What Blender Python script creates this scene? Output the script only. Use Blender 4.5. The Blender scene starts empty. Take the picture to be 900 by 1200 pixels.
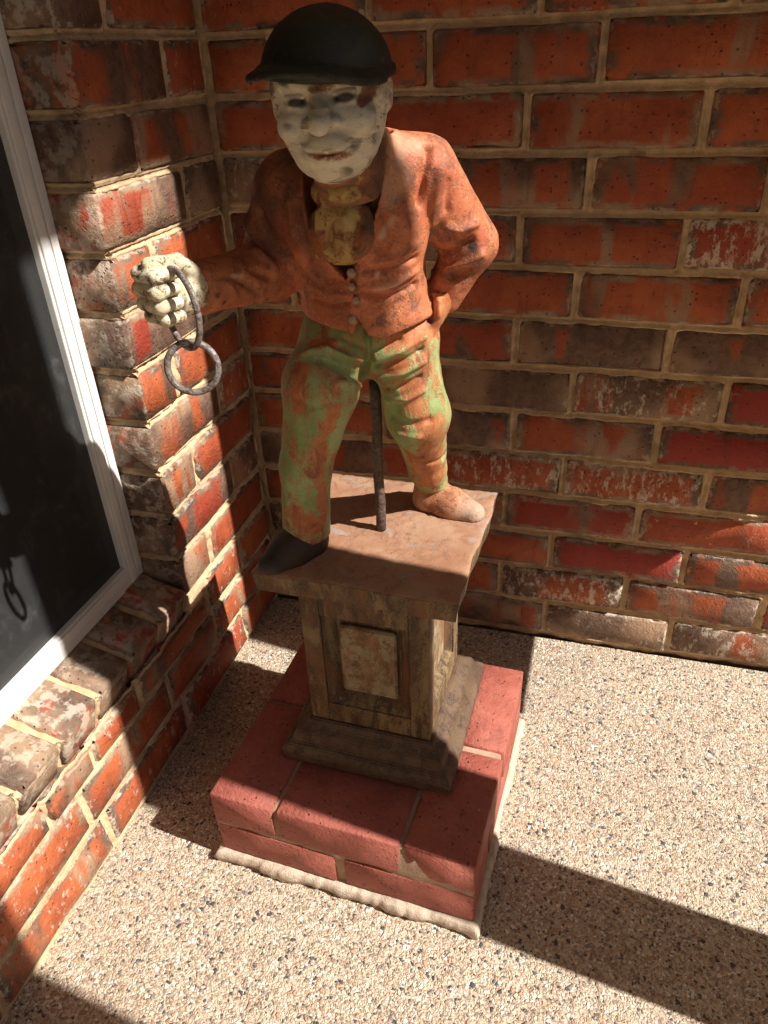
import bpy, bmesh, math, random
import numpy as np
from mathutils import Vector, Matrix, Euler
S = 0.08                       # one brick course in metres; layout below is in courses
rnd = random.Random(7)
sc = bpy.context.scene
COL = sc.collection

# ------------------------------------------------------------------ camera, sky, sun, exposure
CP = np.array([7.6503, -14.7175, 12.7679]); FPX = 868.187
CR = np.array([0.961776, 0.271442, -0.036138]); CU = np.array([-0.113775, 0.516148, 0.848909]); CD = np.array([-0.249082, 0.812349, -0.527302])
cam = bpy.data.cameras.new('camera'); cam.sensor_fit = 'HORIZONTAL'; cam.sensor_width = 36; cam.lens = FPX/900*36
cam.clip_start = 0.02; cam.clip_end = 1000
co = bpy.data.objects.new('camera', cam); COL.objects.link(co)
co.matrix_world = Matrix(((CR[0], CU[0], -CD[0], CP[0]*S), (CR[1], CU[1], -CD[1], CP[1]*S), (CR[2], CU[2], -CD[2], CP[2]*S), (0, 0, 0, 1)))
sc.camera = co
SUN = Vector((1, -0.125, 1.03)).normalized()
w = bpy.data.worlds.new('World'); sc.world = w; w.use_nodes = True
nt = w.node_tree; sky = nt.nodes.new('ShaderNodeTexSky'); sky.sky_type = 'NISHITA'; sky.sun_disc = False
sky.sun_elevation = math.asin(SUN.z); sky.sun_rotation = math.atan2(SUN.x, SUN.y)
nt.links.new(sky.outputs[0], nt.nodes['Background'].inputs[0]); nt.nodes['Background'].inputs[1].default_value = 0.05
sl = bpy.data.lights.new('sun', 'SUN'); sl.energy = 5.0; sl.angle = math.radians(0.53); sl.color = (1, 0.96, 0.90)
so = bpy.data.objects.new('sun', sl); COL.objects.link(so); so.rotation_euler = SUN.to_track_quat('Z', 'Y').to_euler(); so.location = (3, -1, 4)
sc.view_settings.view_transform = 'Standard'; sc.view_settings.look = 'None'; sc.view_settings.exposure = 0.88; sc.view_settings.gamma = 1
sc.view_settings.use_curve_mapping = False

# ------------------------------------------------------------------ helpers
def pix(u, v, ax, val):                       # photo pixel -> point on an axis plane (courses)
    d = CD + (u-450)/FPX*CR - (v-600)/FPX*CU
    return CP + (val-CP[ax])/d[ax]*d
def tag(o, label=None, cat=None, group=None, kind=None):
    for k, v in (('label', label), ('category', cat), ('group', group), ('kind', kind)):
        if v: o[k] = v
    return o
def empty(name, loc, label, cat, group=None):
    o = bpy.data.objects.new(name, None); COL.objects.link(o); o.location = Vector(loc)*S; o.empty_display_size = 0.05
    return tag(o, label, cat, group)
def link(name, me, mat, parent=None, loc=None, rot=None, smooth=False):
    o = bpy.data.objects.new(name, me); COL.objects.link(o)
    if mat and not me.materials: me.materials.append(mat)
    if smooth:
        me.polygons.foreach_set('use_smooth', [True]*len(me.polygons))
    if parent: o.parent = parent
    if loc is not None:
        o.location = Vector(loc)*S - (parent.location if parent else Vector((0, 0, 0)))
    elif parent: o.location = -parent.location
    if rot is not None: o.rotation_euler = rot
    return o
def mesh_from(name, V, Fc):
    me = bpy.data.meshes.new(name); me.from_pydata([tuple(v) for v in V], [], [tuple(f) for f in Fc]); me.update(); return me
def np_mesh(name, V, Q):
    me = bpy.data.meshes.new(name); n = len(V); q = len(Q); k = Q.shape[1]
    me.vertices.add(n); me.vertices.foreach_set('co', np.ascontiguousarray(V, dtype=np.float32).ravel())
    me.loops.add(q*k); me.loops.foreach_set('vertex_index', np.ascontiguousarray(Q, dtype=np.int32).ravel())
    me.polygons.add(q); me.polygons.foreach_set('loop_start', np.arange(0, q*k, k, dtype=np.int32))
    me.update(calc_edges=True); me.validate(); return me
def bm_box(bm, x0, x1, y0, y1, z0, z1, bev=0.0, seg=2):
    vs = [bm.verts.new(Vector((x, y, z))*S) for x in (x0, x1) for y in (y0, y1) for z in (z0, z1)]
    fs = [bm.faces.new([vs[i] for i in f]) for f in ((0,1,3,2),(4,6,7,5),(0,4,5,1),(2,3,7,6),(0,2,6,4),(1,5,7,3))]
    if bev:
        es = list({e for f in fs for e in f.edges})
        bmesh.ops.bevel(bm, geom=es, offset=bev*S, segments=seg, affect='EDGES', profile=0.6)
def boxes(name, mat, parent, lst, bev=0.0, smooth=False):
    bm = bmesh.new()
    for b in lst: bm_box(bm, *b, bev=bev)
    bmesh.ops.recalc_face_normals(bm, faces=bm.faces)
    me = bpy.data.meshes.new(name); bm.to_mesh(me); bm.free()
    return link(name, me, mat, parent, smooth=smooth)
class N:                                      # tiny node-graph helper
    def __init__(s, name):
        s.m = bpy.data.materials.new(name); s.m.use_nodes = True; s.t = s.m.node_tree
        s.b = s.t.nodes['Principled BSDF']; s.tc = s.t.nodes.new('ShaderNodeTexCoord')
    def new(s, ty, **kw):
        n = s.t.nodes.new(ty)
        for k, v in kw.items(): setattr(n, k, v)
        return n
    def set(s, inp, v):
        if hasattr(v, 'is_output'): s.t.links.new(v, inp)
        elif isinstance(v, tuple) and len(v) == 3 and inp.type == 'RGBA': inp.default_value = (*v, 1)
        else: inp.default_value = v
    def noise(s, scale, det=4, rough=0.55, vec=None, dist=0.0, col=False):
        n = s.new('ShaderNodeTexNoise'); n.inputs['Scale'].default_value = scale; n.inputs['Detail'].default_value = det
        n.inputs['Roughness'].default_value = rough; n.inputs['Distortion'].default_value = dist
        s.set(n.inputs['Vector'], vec if vec is not None else s.tc.outputs['Object'])
        return n.outputs['Color' if col else 'Fac']
    def math(s, op, a, b=0.0, c=0.0, clamp=False):
        n = s.new('ShaderNodeMath', operation=op, use_clamp=clamp); s.set(n.inputs[0], a); s.set(n.inputs[1], b); s.set(n.inputs[2], c); return n.outputs[0]
    def vmath(s, op, a, b=(0, 0, 0)):
        n = s.new('ShaderNodeVectorMath', operation=op); s.set(n.inputs[0], a); s.set(n.inputs[1], b); return n.outputs[0]
    def step(s, x, lo, hi):
        n = s.new('ShaderNodeMapRange', interpolation_type='SMOOTHSTEP'); s.set(n.inputs[0], x); s.set(n.inputs[1], lo); s.set(n.inputs[2], hi); return n.outputs[0]
    def mix(s, f, a, b):
        n = s.new('ShaderNodeMix', data_type='RGBA'); s.set(n.inputs[0], f); s.set(n.inputs[6], a); s.set(n.inputs[7], b); return n.outputs[2]
    def ramp(s, f, stops):
        n = s.new('ShaderNodeValToRGB'); e = n.color_ramp.elements
        while len(e) < len(stops): e.new(0.5)
        for q, (p, c) in zip(e, stops): q.position = p; q.color = (*c, 1)
        s.set(n.inputs[0], f); return n.outputs[0]
    def bump(s, h, dist, strength=1.0, prev=None):
        n = s.new('ShaderNodeBump'); n.inputs['Strength'].default_value = strength; n.inputs['Distance'].default_value = dist
        s.set(n.inputs['Height'], h)
        if prev is not None: s.set(n.inputs['Normal'], prev)
        return n.outputs[0]
    def out(s, col, rough=0.7, nor=None, metal=0.0, spec=0.4):
        s.set(s.b.inputs['Base Color'], col); s.set(s.b.inputs['Roughness'], rough); s.set(s.b.inputs['Metallic'], metal)
        s.b.inputs['Specular IOR Level'].default_value = spec
        if nor is not None: s.set(s.b.inputs['Normal'], nor)
        return s.m
    def attr(s, name):
        n = s.new('ShaderNodeAttribute', attribute_name=name); sp = s.new('ShaderNodeSeparateColor'); s.set(sp.inputs[0], n.outputs['Color']); return sp.outputs

# ------------------------------------------------------------------ materials
def m_brick(name, reds, greys, rim=0.95, platform=False):
    n = N(name); oi = n.new('ShaderNodeObjectInfo'); sp = n.new('ShaderNodeSeparateColor'); n.set(sp.inputs[0], oi.outputs['Color'])
    gA, wA, tA = sp.outputs                    # grey share, white scuff share, tone
    off = n.new('ShaderNodeCombineXYZ'); n.set(off.inputs[0], n.math('MULTIPLY', oi.outputs['Random'], 37.0)); n.set(off.inputs[1], n.math('MULTIPLY', oi.outputs['Random'], 91.0)); n.set(off.inputs[2], n.math('MULTIPLY', oi.outputs['Random'], 13.0))
    v = n.vmath('ADD', n.tc.outputs['Object'], off.outputs[0])
    big = n.noise(22, 5, 0.6, v); fine = n.noise(210, 4, 0.65, v); mid = n.noise(70, 6, 0.7, v, 0.4)
    red = n.mix(n.step(big, 0.3, 0.7), reds[0], reds[1]); red = n.mix(tA, red, reds[2])
    red = n.mix(n.math('MULTIPLY', n.step(mid, 0.52, 0.75), 0.45), red, reds[3])
    vs = n.vmath('MULTIPLY', v, (1.0, 1.0, 0.22))            # flash marks run across the brick
    band = n.noise(15, 5, 0.5, vs, 0.35)
    thr = n.math('SUBTRACT', 0.73, n.math('MULTIPLY', gA, 0.47))
    bm_ = n.math('MULTIPLY', n.step(band, thr, n.math('ADD', thr, 0.09)), 0.88)
    g = n.new('ShaderNodeSeparateXYZ'); n.set(g.inputs[0], n.tc.outputs['Generated'])
    def edge(o, wd):
        a = n.math('ABSOLUTE', n.math('SUBTRACT', o, 0.5)); return n.step(n.math('ADD', a, n.math('MULTIPLY', n.math('SUBTRACT', mid, 0.5), 0.18)), 0.5-wd, 0.5-wd*0.5)
    rimf = n.math('MULTIPLY', n.math('MAXIMUM', edge(g.outputs[0], 0.085), edge(g.outputs[2], 0.20)), n.math('MULTIPLY', rim, n.step(n.noise(30, 4, 0.6, n.vmath('ADD', v, (8.0, 1.0, 3.0))), 0.36, 0.54)))
    gf = n.math('MAXIMUM', bm_, rimf)
    grey = n.mix(n.step(mid, 0.35, 0.65), greys[0], greys[1]); grey = n.mix(n.step(n.noise(9, 2, 0.5, v), 0.45, 0.6), grey, greys[2])
    col = n.mix(gf, red, grey)
    soot = n.noise(34, 6, 0.7, n.vmath('ADD', v, (5.0, 2.0, 9.0)), 0.7); col = n.mix(n.math('MULTIPLY', n.step(soot, 0.52, 0.74), 0.42), col, (0.060, 0.032, 0.022))
    drip = n.noise(60, 5, 0.65, n.vmath('MULTIPLY', v, (1.0, 1.0, 0.16)), 0.2); col = n.mix(n.math('MULTIPLY', n.step(drip, 0.56, 0.70), 0.35), col, (0.10, 0.03, 0.018))
    col = n.mix(n.math('MULTIPLY', n.step(fine, 0.6, 0.75), 0.35), col, (0.05, 0.025, 0.02))
    vw = n.vmath('MULTIPLY', v, (1.0, 1.0, 0.5)); wn = n.noise(85, 8, 0.75, vw, 0.15)
    wt = n.math('SUBTRACT', 0.72, n.math('MULTIPLY', wA, 0.28))
    wedge_ = n.math('MULTIPLY', n.math('MAXIMUM', edge(g.outputs[0], 0.035), edge(g.outputs[2], 0.09)), n.step(n.noise(55, 4, 0.6, v), 0.46, 0.58))
    wf = n.math('MAXIMUM', n.math('MULTIPLY', n.step(wn, wt, n.math('ADD', wt, 0.10)), 0.75), n.math('MULTIPLY', wedge_, n.math('ADD', 0.24 if rim > 0.3 else 0.0, n.math('MULTIPLY', wA, 0.7 if rim > 0.3 else 0.0)), 0.0, True))
    col = n.mix(wf, col, (0.66, 0.56, 0.44))
    spk = n.noise(480, 2, 0.5, v); col = n.mix(n.math('MULTIPLY', n.step(spk, 0.70, 0.76), n.math('ADD', 0.15, wA)), col, (0.6, 0.52, 0.42))
    pv = n.new('ShaderNodeTexVoronoi'); pv.inputs['Scale'].default_value = 150; n.set(pv.inputs['Vector'], v); pr = n.new('ShaderNodeSeparateColor'); n.set(pr.inputs[0], pv.outputs['Color'])
    pit = n.math('MULTIPLY', n.math('SUBTRACT', 1.0, n.step(pv.outputs['Distance'], 0.10, 0.30)), n.step(pr.outputs[0], 0.80, 0.82)); col = n.mix(n.math('MULTIPLY', pit, 0.7), col, (0.03, 0.018, 0.014))
    h = n.math('SUBTRACT', n.math('ADD', n.math('MULTIPLY', mid, 0.8), n.math('MULTIPLY', fine, 0.45)), n.math('MULTIPLY', pit, 0.5))
    nor = n.bump(h, 0.0045, 0.9); nor = n.bump(wf, 0.001, 0.5, nor)
    return n.out(col, n.mix(gf, (0.62,)*3, (0.72,)*3) if False else 0.62, nor, spec=0.35)
M = {}
M['brick'] = m_brick('wall_brick', ((0.46, 0.120, 0.040), (0.33, 0.072, 0.026), (0.28, 0.028, 0.020), (0.17, 0.035, 0.014)), ((0.085, 0.062, 0.045), (0.17, 0.120, 0.080), (0.33, 0.225, 0.14)))
M['red_brick'] = m_brick('platform_brick', ((0.42, 0.125, 0.085), (0.29, 0.070, 0.045), (0.30, 0.082, 0.062), (0.21, 0.048, 0.030)), ((0.30, 0.085, 0.06), (0.36, 0.12, 0.08), (0.34, 0.10, 0.07)), rim=0.0)
def m_mortar(name, a, b, c):
    n = N(name); f = n.noise(60, 6, 0.65); g = n.noise(420, 3, 0.6)
    col = n.mix(n.step(f, 0.35, 0.65), a, b); col = n.mix(n.math('MULTIPLY', n.step(n.noise(18, 4, 0.6), 0.55, 0.72), 0.6), col, c)
    col = n.mix(n.math('MULTIPLY', n.step(g, 0.62, 0.72), 0.5), col, (0.12, 0.09, 0.06))
    return n.out(col, 0.9, n.bump(n.math('ADD', n.math('MULTIPLY', f, 0.5), n.math('MULTIPLY', g, 0.5)), 0.004, 0.8), spec=0.2)
M['mortar'] = m_mortar('mortar', (0.66, 0.475, 0.285), (0.52, 0.36, 0.205), (0.26, 0.16, 0.085))
M['mortar_pale'] = m_mortar('platform_mortar', (0.38, 0.26, 0.18), (0.32, 0.20, 0.135), (0.24, 0.13, 0.09))
def m_aggregate():
    n = N('exposed_aggregate'); v = n.tc.outputs['Object']
    wv = n.vmath('ADD', v, n.vmath('MULTIPLY', n.vmath('SUBTRACT', n.noise(120, 2, 0.5, v, col=True), (0.5, 0.5, 0.5)), (0.004, 0.004, 0.0)))
    def vor(scale, feat):
        q = n.new('ShaderNodeTexVoronoi', feature=feat); q.inputs['Scale'].default_value = scale; n.set(q.inputs['Vector'], wv); return q
    def cells(scale, small_lo):
        a = vor(scale, 'F1'); e = vor(scale, 'DISTANCE_TO_EDGE'); sp = n.new('ShaderNodeSeparateColor'); n.set(sp.inputs[0], a.outputs['Color'])
        c = n.ramp(sp.outputs[0], [(0, (0.58, 0.49, 0.36)), (0.26, (0.50, 0.39, 0.275)), (0.48, (0.42, 0.27, 0.175)), (0.66, (0.30, 0.205, 0.14)), (0.74, (0.74, 0.69, 0.57)), (0.86, (0.075, 0.068, 0.066)), (0.955, (0.22, 0.20, 0.195))])
        c.node.color_ramp.interpolation = 'CONSTANT'
        return c, n.math('MULTIPLY', n.step(e.outputs['Distance'], 0.02, 0.10), n.step(sp.outputs[1], small_lo, small_lo+0.01)), n.step(e.outputs['Distance'], 0.0, 0.3)
    c1, f1, h1 = cells(285, 0.22); c2, f2, h2 = cells(175, 0.76)
    b = vor(520, 'F1'); s2 = n.new('ShaderNodeSeparateColor'); n.set(s2.inputs[0], b.outputs['Color'])
    cem = n.ramp(s2.outputs[1], [(0, (0.42, 0.34, 0.25)), (0.5, (0.54, 0.46, 0.35)), (0.80, (0.22, 0.165, 0.12))])
    col = n.mix(f2, n.mix(f1, cem, c1), c2)
    col = n.mix(n.math('MULTIPLY', n.step(n.noise(5, 5, 0.65, v, 0.4), 0.48, 0.72), 0.30), col, (0.30, 0.21, 0.15))
    h = n.math('ADD', n.math('MAXIMUM', n.math('MULTIPLY', f1, h1), n.math('MULTIPLY', n.math('MULTIPLY', f2, h2), 1.5)), n.math('MULTIPLY', s2.outputs[0], 0.2))
    return n.out(col, 0.7, n.bump(h, 0.0022, 0.7), spec=0.35)
M['floor'] = m_aggregate()
def m_rust(name, paints, rusts, cover, sc1=22, sc2=95, rough=0.6, white=(0.6, 0.5, 0.38), streak=(1, 1, 1), wh=0.0, dark=0.35, metal=0.0, bump=0.0022, scr=0.0, grain=0.25, soft=0.05):
    n = N(name); at = n.attr('wear')
    v = n.vmath('MULTIPLY', n.tc.outputs['Object'], streak)
    a = n.noise(sc1, 7, 0.62, v, 0.5); b = n.noise(sc2, 6, 0.7, v, 0.3); f = n.noise(520, 3, 0.6); d = n.noise(sc1*1.7, 5, 0.6, n.vmath('ADD', v, (3.1, 7.7, 1.3)), 0.8)
    paint = n.mix(n.step(a, 0.35, 0.65), paints[0], paints[1])
    rust = n.mix(n.step(b, 0.36, 0.64), rusts[0], rusts[1]); rust = n.mix(n.math('MULTIPLY', n.step(d, 0.5, 0.68), 0.8), rust, rusts[2])
    k = n.math('ADD', n.math('ADD', n.math('ADD', n.math('MULTIPLY', d, 0.46), n.math('MULTIPLY', b, 0.34)), n.math('MULTIPLY', f, 0.20)), n.math('MULTIPLY', at[1], 0.5))
    rf = n.step(k, cover-soft+0.015, cover+soft+0.015)
    col = n.mix(rf, paint, rust)
    col = n.mix(n.math('MULTIPLY', n.step(b, 0.60, 0.72), wh), col, white)
    col = n.mix(n.math('MULTIPLY', n.step(f, 0.58, 0.72), dark), col, (0.035, 0.02, 0.015))
    f2 = n.noise(330, 4, 0.7); col = n.mix(n.math('MULTIPLY', n.step(f2, 0.56, 0.70), grain), col, white); col = n.mix(n.math('MULTIPLY', n.step(f2, 0.44, 0.32), grain), col, rusts[2])
    if scr:
        sv = n.vmath('MULTIPLY', n.tc.outputs['Object'], (0.35, 0.35, 1.9)); ln = n.noise(95, 5, 0.7, sv, 0.8); lm = n.noise(24, 3, 0.55, n.vmath('ADD', n.tc.outputs['Object'], (1.7, 0.3, 4.4)))
        lf = n.math('MULTIPLY', n.math('MULTIPLY', n.step(ln, 0.51, 0.58), n.step(lm, 0.47, 0.60)), scr)
        col = n.mix(lf, col, n.mix(n.step(n.noise(30, 2), 0.48, 0.56), (0.055, 0.05, 0.05), (0.20, 0.085, 0.035)))
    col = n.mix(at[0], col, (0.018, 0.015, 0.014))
    col = n.mix(at[2], col, white)
    h = n.math('ADD', n.math('ADD', n.math('MULTIPLY', b, 0.5), n.math('MULTIPLY', f, 0.2)), n.math('MULTIPLY', rf, -0.3))
    return n.out(col, n.math('ADD', rough-0.12, n.math('MULTIPLY', b, 0.3)), n.bump(h, bump, 0.8), metal=metal, spec=0.4)
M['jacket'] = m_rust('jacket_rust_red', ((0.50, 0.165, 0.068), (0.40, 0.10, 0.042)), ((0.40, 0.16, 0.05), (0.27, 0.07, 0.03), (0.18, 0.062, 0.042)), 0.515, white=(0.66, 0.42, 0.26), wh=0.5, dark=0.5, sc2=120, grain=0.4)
M['trouser'] = m_rust('trouser_green_rust', ((0.19, 0.255, 0.085), (0.30, 0.365, 0.15)), ((0.38, 0.11, 0.035), (0.46, 0.18, 0.07), (0.22, 0.06, 0.03)), 0.51, white=(0.58, 0.38, 0.20), wh=0.4, dark=0.45, sc2=120, sc1=26, streak=(1, 1, 0.5), grain=0.3)
M['shirt'] = m_rust('shirt_ochre', ((0.40, 0.27, 0.085), (0.32, 0.185, 0.06)), ((0.30, 0.10, 0.025), (0.20, 0.06, 0.02), (0.10, 0.04, 0.02)), 0.51, white=(0.55, 0.46, 0.2), wh=0.4, sc1=40)
M['face'] = m_rust('face_cream', ((0.68, 0.59, 0.42), (0.50, 0.46, 0.37)), ((0.34, 0.12, 0.04), (0.24, 0.09, 0.04), (0.12, 0.07, 0.05)), 0.655, sc1=26, sc2=110, streak=(1, 1, 1.6), white=(0.82, 0.76, 0.62), wh=0.4, dark=0.25, scr=0.8, grain=0.12, soft=0.10)
M['hand'] = m_rust('hand_cream', ((0.54, 0.45, 0.28), (0.66, 0.60, 0.45)), ((0.36, 0.18, 0.05), (0.14, 0.08, 0.05), (0.06, 0.045, 0.035)), 0.535, sc1=60, sc2=160, white=(0.8, 0.77, 0.68), wh=0.3, dark=0.4)
M['cap'] = m_rust('cap_black', ((0.012, 0.013, 0.008), (0.024, 0.026, 0.013)), ((0.03, 0.022, 0.015), (0.015, 0.013, 0.01), (0.01, 0.02, 0.014)), 0.55, rough=0.5, white=(0.10, 0.08, 0.055), dark=0.2, wh=0.25, grain=0.15)
M['shoe'] = m_rust('shoe_rust', ((0.38, 0.14, 0.06), (0.42, 0.22, 0.12)), ((0.34, 0.10, 0.035), (0.22, 0.065, 0.03), (0.10, 0.05, 0.035)), 0.50, white=(0.5, 0.47, 0.38), wh=0.25)
M['shoe_dark'] = m_rust('shoe_black', ((0.025, 0.018, 0.013), (0.045, 0.026, 0.016)), ((0.10, 0.035, 0.018), (0.06, 0.03, 0.02), (0.02, 0.02, 0.02)), 0.55, grain=0.03, white=(0.14, 0.08, 0.05))
M['slab'] = m_rust('slab_rust', ((0.36, 0.215, 0.135), (0.30, 0.145, 0.08)), ((0.36, 0.17, 0.08), (0.24, 0.105, 0.055), (0.30, 0.25, 0.21)), 0.5, sc1=12, sc2=70, white=(0.42, 0.38, 0.33), wh=0.25, dark=0.3)
M['pedestal'] = m_rust('pedestal_aged', ((0.15, 0.10, 0.048), (0.24, 0.165, 0.075)), ((0.10, 0.05, 0.022), (0.045, 0.03, 0.02), (0.17, 0.075, 0.028)), 0.47, sc1=16, sc2=60, streak=(1, 1, 0.3), white=(0.42, 0.34, 0.19), wh=0.6, dark=0.5)
M['panel'] = m_rust('pedestal_panel_worn', ((0.32, 0.26, 0.16), (0.22, 0.165, 0.095)), ((0.26, 0.11, 0.035), (0.10, 0.06, 0.03), (0.30, 0.14, 0.045)), 0.49, sc1=24, sc2=80, streak=(1, 1, 0.6), white=(0.46, 0.40, 0.28), wh=0.5, dark=0.5)
M['pedestal_base'] = m_rust('pedestal_foot_brown', ((0.10, 0.058, 0.032), (0.14, 0.088, 0.05)), ((0.075, 0.034, 0.018), (0.045, 0.026, 0.018), (0.11, 0.055, 0.028)), 0.5, sc1=14, sc2=60, white=(0.3, 0.25, 0.18), wh=0.25, dark=0.4)
M['iron'] = m_rust('iron_worn', ((0.19, 0.165, 0.15), (0.27, 0.25, 0.235)), ((0.18, 0.095, 0.06), (0.12, 0.08, 0.06), (0.07, 0.05, 0.045)), 0.50, sc1=60, sc2=150, rough=0.5, white=(0.55, 0.53, 0.5), wh=0.3, metal=0.35)
M['rod'] = m_rust('rod_iron', ((0.10, 0.07, 0.055), (0.15, 0.11, 0.085)), ((0.12, 0.06, 0.035), (0.07, 0.045, 0.035), (0.05, 0.035, 0.03)), 0.5, sc1=60, sc2=160, rough=0.55, metal=0.2)
M['button'] = m_rust('button_pewter', ((0.30, 0.18, 0.10), (0.36, 0.25, 0.16)), ((0.30, 0.12, 0.06), (0.2, 0.1, 0.05), (0.1, 0.06, 0.04)), 0.53, sc1=120, sc2=300)
def m_plain(name, col, rough=0.5, var=0.15, scale=20, bump=0.0005, spec=0.4):
    n = N(name); f = n.noise(scale, 5, 0.6); g = n.noise(scale*9, 4, 0.6)
    c = n.mix(n.math('MULTIPLY', n.step(f, 0.35, 0.7), var), col, tuple(x*0.55 for x in col)); c = n.mix(n.math('MULTIPLY', n.step(g, 0.62, 0.74), var), c, (0.2, 0.15, 0.1))
    return n.out(c, rough, n.bump(g, bump, 0.5), spec=spec)
M['white'] = m_plain('white_frame', (0.74, 0.71, 0.66), 0.4, 0.22, 14)
M['trim'] = m_plain('porch_trim', (0.70, 0.66, 0.58), 0.6)
M['soffit'] = m_plain('porch_soffit', (0.38, 0.31, 0.24), 0.8)
M['shingle'] = m_plain('roof_shingle', (0.10, 0.09, 0.08), 0.9)
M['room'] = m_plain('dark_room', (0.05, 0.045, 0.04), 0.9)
M['curtain'] = m_plain('pale_curtain', (0.5, 0.48, 0.44), 0.9)
M['leaf'] = m_plain('sky_blocker_leaf', (0.045, 0.075, 0.022), 0.8, 0.5, 8, 0.02)  # for the added blocks that hold back sky light
M['lawn'] = m_plain('lawn_ground', (0.07, 0.085, 0.03), 0.95, 0.5, 3, 0.01)
def m_screen():
    n = N('insect_screen'); v = n.tc.outputs['Object']
    g = n.new('ShaderNodeSeparateXYZ'); n.set(g.inputs[0], v)
    def wire(o): return n.step(n.math('ABSOLUTE', n.math('SUBTRACT', n.math('FRACT', n.math('MULTIPLY', o, 620.0)), 0.5)), 0.18, 0.30)
    wv = n.math('MAXIMUM', wire(g.outputs[1]), wire(g.outputs[2]))
    dust = n.noise(30, 5, 0.7, n.vmath('MULTIPLY', v, (1, 1.0, 0.8)), 0.3)
    n.out(n.mix(n.step(dust, 0.5, 0.8), (0.030, 0.030, 0.030), (0.085, 0.084, 0.082)), 0.55, None, spec=0.3)
    tr = n.new('ShaderNodeBsdfTransparent'); mx = n.new('ShaderNodeMixShader'); n.set(mx.inputs[0], n.math('ADD', 0.5, n.math('MULTIPLY', wv, 0.45)))
    n.t.links.new(tr.outputs[0], mx.inputs[1]); n.t.links.new(n.b.outputs[0], mx.inputs[2])
    n.t.links.new(mx.outputs[0], n.t.nodes['Material Output'].inputs[0]); return n.m
M['screen'] = m_screen()
def m_glass():
    n = N('window_glass'); n.out((0.5, 0.52, 0.52), 0.12, None, spec=0.25); n.b.inputs['Transmission Weight'].default_value = 1.0; n.b.inputs['IOR'].default_value = 1.45; return n.m
M['glass'] = m_glass()

# ------------------------------------------------------------------ setting: ground, porch floor
def sheet(name, mat, x0, x1, y0, y1, z, kind='structure'):
    me = mesh_from(name, [(x*S, y*S, z*S) for x, y in ((x0, y0), (x1, y0), (x1, y1), (x0, y1))], [(0, 1, 2, 3)])
    return tag(link(name, me, mat), kind=kind)
sheet('ground', M['lawn'], -4000, 4000, -4000, 4000, -1.9)
fl = boxes('porch_floor', M['floor'], None, [(-14, 24, -75, 0.0, -1.8, 0)]); tag(fl, kind='structure')

# ------------------------------------------------------------------ bricks
def brick_mesh(L, Dp, Hh, seed, rough=1.0):
    r = random.Random(seed); nx = max(3, int(L/0.42)); ny, nz = 3, 3
    bm = bmesh.new(); idx = {}; eo = 0.055 if rough >= 1 else 0.03
    ph = [r.uniform(0, 6.28) for _ in range(9)]
    rr = [r.uniform(0.04, 0.30)*rough for _ in range(8)]      # corner wear
    def V(i, j, k):
        if (i, j, k) in idx: return idx[(i, j, k)]
        def pos(t, m, ln):                                     # edge loops close to the edge
            if t == 0: return -ln/2
            if t == m: return ln/2
            return -ln/2 + eo + (ln-2*eo)*(t-1)/(m-2) if m > 2 else 0
        x, y, z = pos(i, nx, L), pos(j, ny, Dp), pos(k, nz, Hh)
        e = (i in (0, nx)) + (j in (0, ny)) + (k in (0, nz))
        if e >= 2:
            q = (0.020 if e == 2 else 0.032) if rough >= 1 else (0.010 if e == 2 else 0.016)
            cidx = (i > nx/2)*4 + (j > ny/2)*2 + (k > nz/2)
            q += (rr[cidx]*0.5 if e == 3 else 0.012*math.sin(3*i+ph[cidx])+r.uniform(-0.012, 0.022))*rough
            if i in (0, nx): x -= math.copysign(q, x)
            if j in (0, ny): y -= math.copysign(q, y)
            if k in (0, nz): z -= math.copysign(q, z)
        x += 0.012*math.sin(2.1*z+ph[0]+y)*rough; z += 0.014*math.sin(1.6*x+ph[1])*rough + 0.008*math.sin(4.3*x+ph[2])*rough
        y += (0.012*math.sin(1.9*x+ph[3]+2*z) + r.uniform(-0.008, 0.008))*rough
        idx[(i, j, k)] = bm.verts.new((x*S, y*S, z*S)); return idx[(i, j, k)]
    def quad(*v): bm.faces.new([V(*q) for q in v])
    for i in range(nx):
        for k in range(nz):
            quad((i, 0, k), (i+1, 0, k), (i+1, 0, k+1), (i, 0, k+1)); quad((i, ny, k), (i, ny, k+1), (i+1, ny, k+1), (i+1, ny, k))
        for j in range(ny):
            quad((i, j, 0), (i, j+1, 0), (i+1, j+1, 0), (i+1, j, 0)); quad((i, j, nz), (i+1, j, nz), (i+1, j+1, nz), (i, j+1, nz))
    for j in range(ny):
        for k in range(nz):
            quad((0, j, k), (0, j, k+1), (0, j+1, k+1), (0, j+1, k)); quad((nx, j, k), (nx, j+1, k), (nx, j+1, k+1), (nx, j, k+1))
    bmesh.ops.recalc_face_normals(bm, faces=bm.faces)
    me = bpy.data.meshes.new('brick'); bm.to_mesh(me); bm.free()
    me.polygons.foreach_set('use_smooth', [True]*len(me.polygons)); return me
CACHE = {}
def brick(parent, cx, cy, cz, L, Dp, Hh, rot=(0, 0, 0), mat=None, look=None, rough=1.0):
    L = round(L*10)/10; key = (L, Dp, Hh, rnd.randrange(4), mat or 'brick')
    if key not in CACHE:
        CACHE[key] = brick_mesh(L, Dp, Hh, hash(key[:4]) & 0xffff if False else int(L*971+Dp*37+Hh*11+key[3]*101), rough); CACHE[key].materials.append(M[mat or 'brick'])
    o = link('brick', CACHE[key], None, parent, (cx, cy, cz), Euler(rot))
    if look is None:
        g = rnd.random(); look = (rnd.choice((0.05, 0.2, 0.35, 0.5, 0.65, 0.85)), rnd.choice((0, 0, 0.15, 0.4, 0.7)), rnd.random()**2*0.9)
    o.color = (*look, 1); return o

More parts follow.
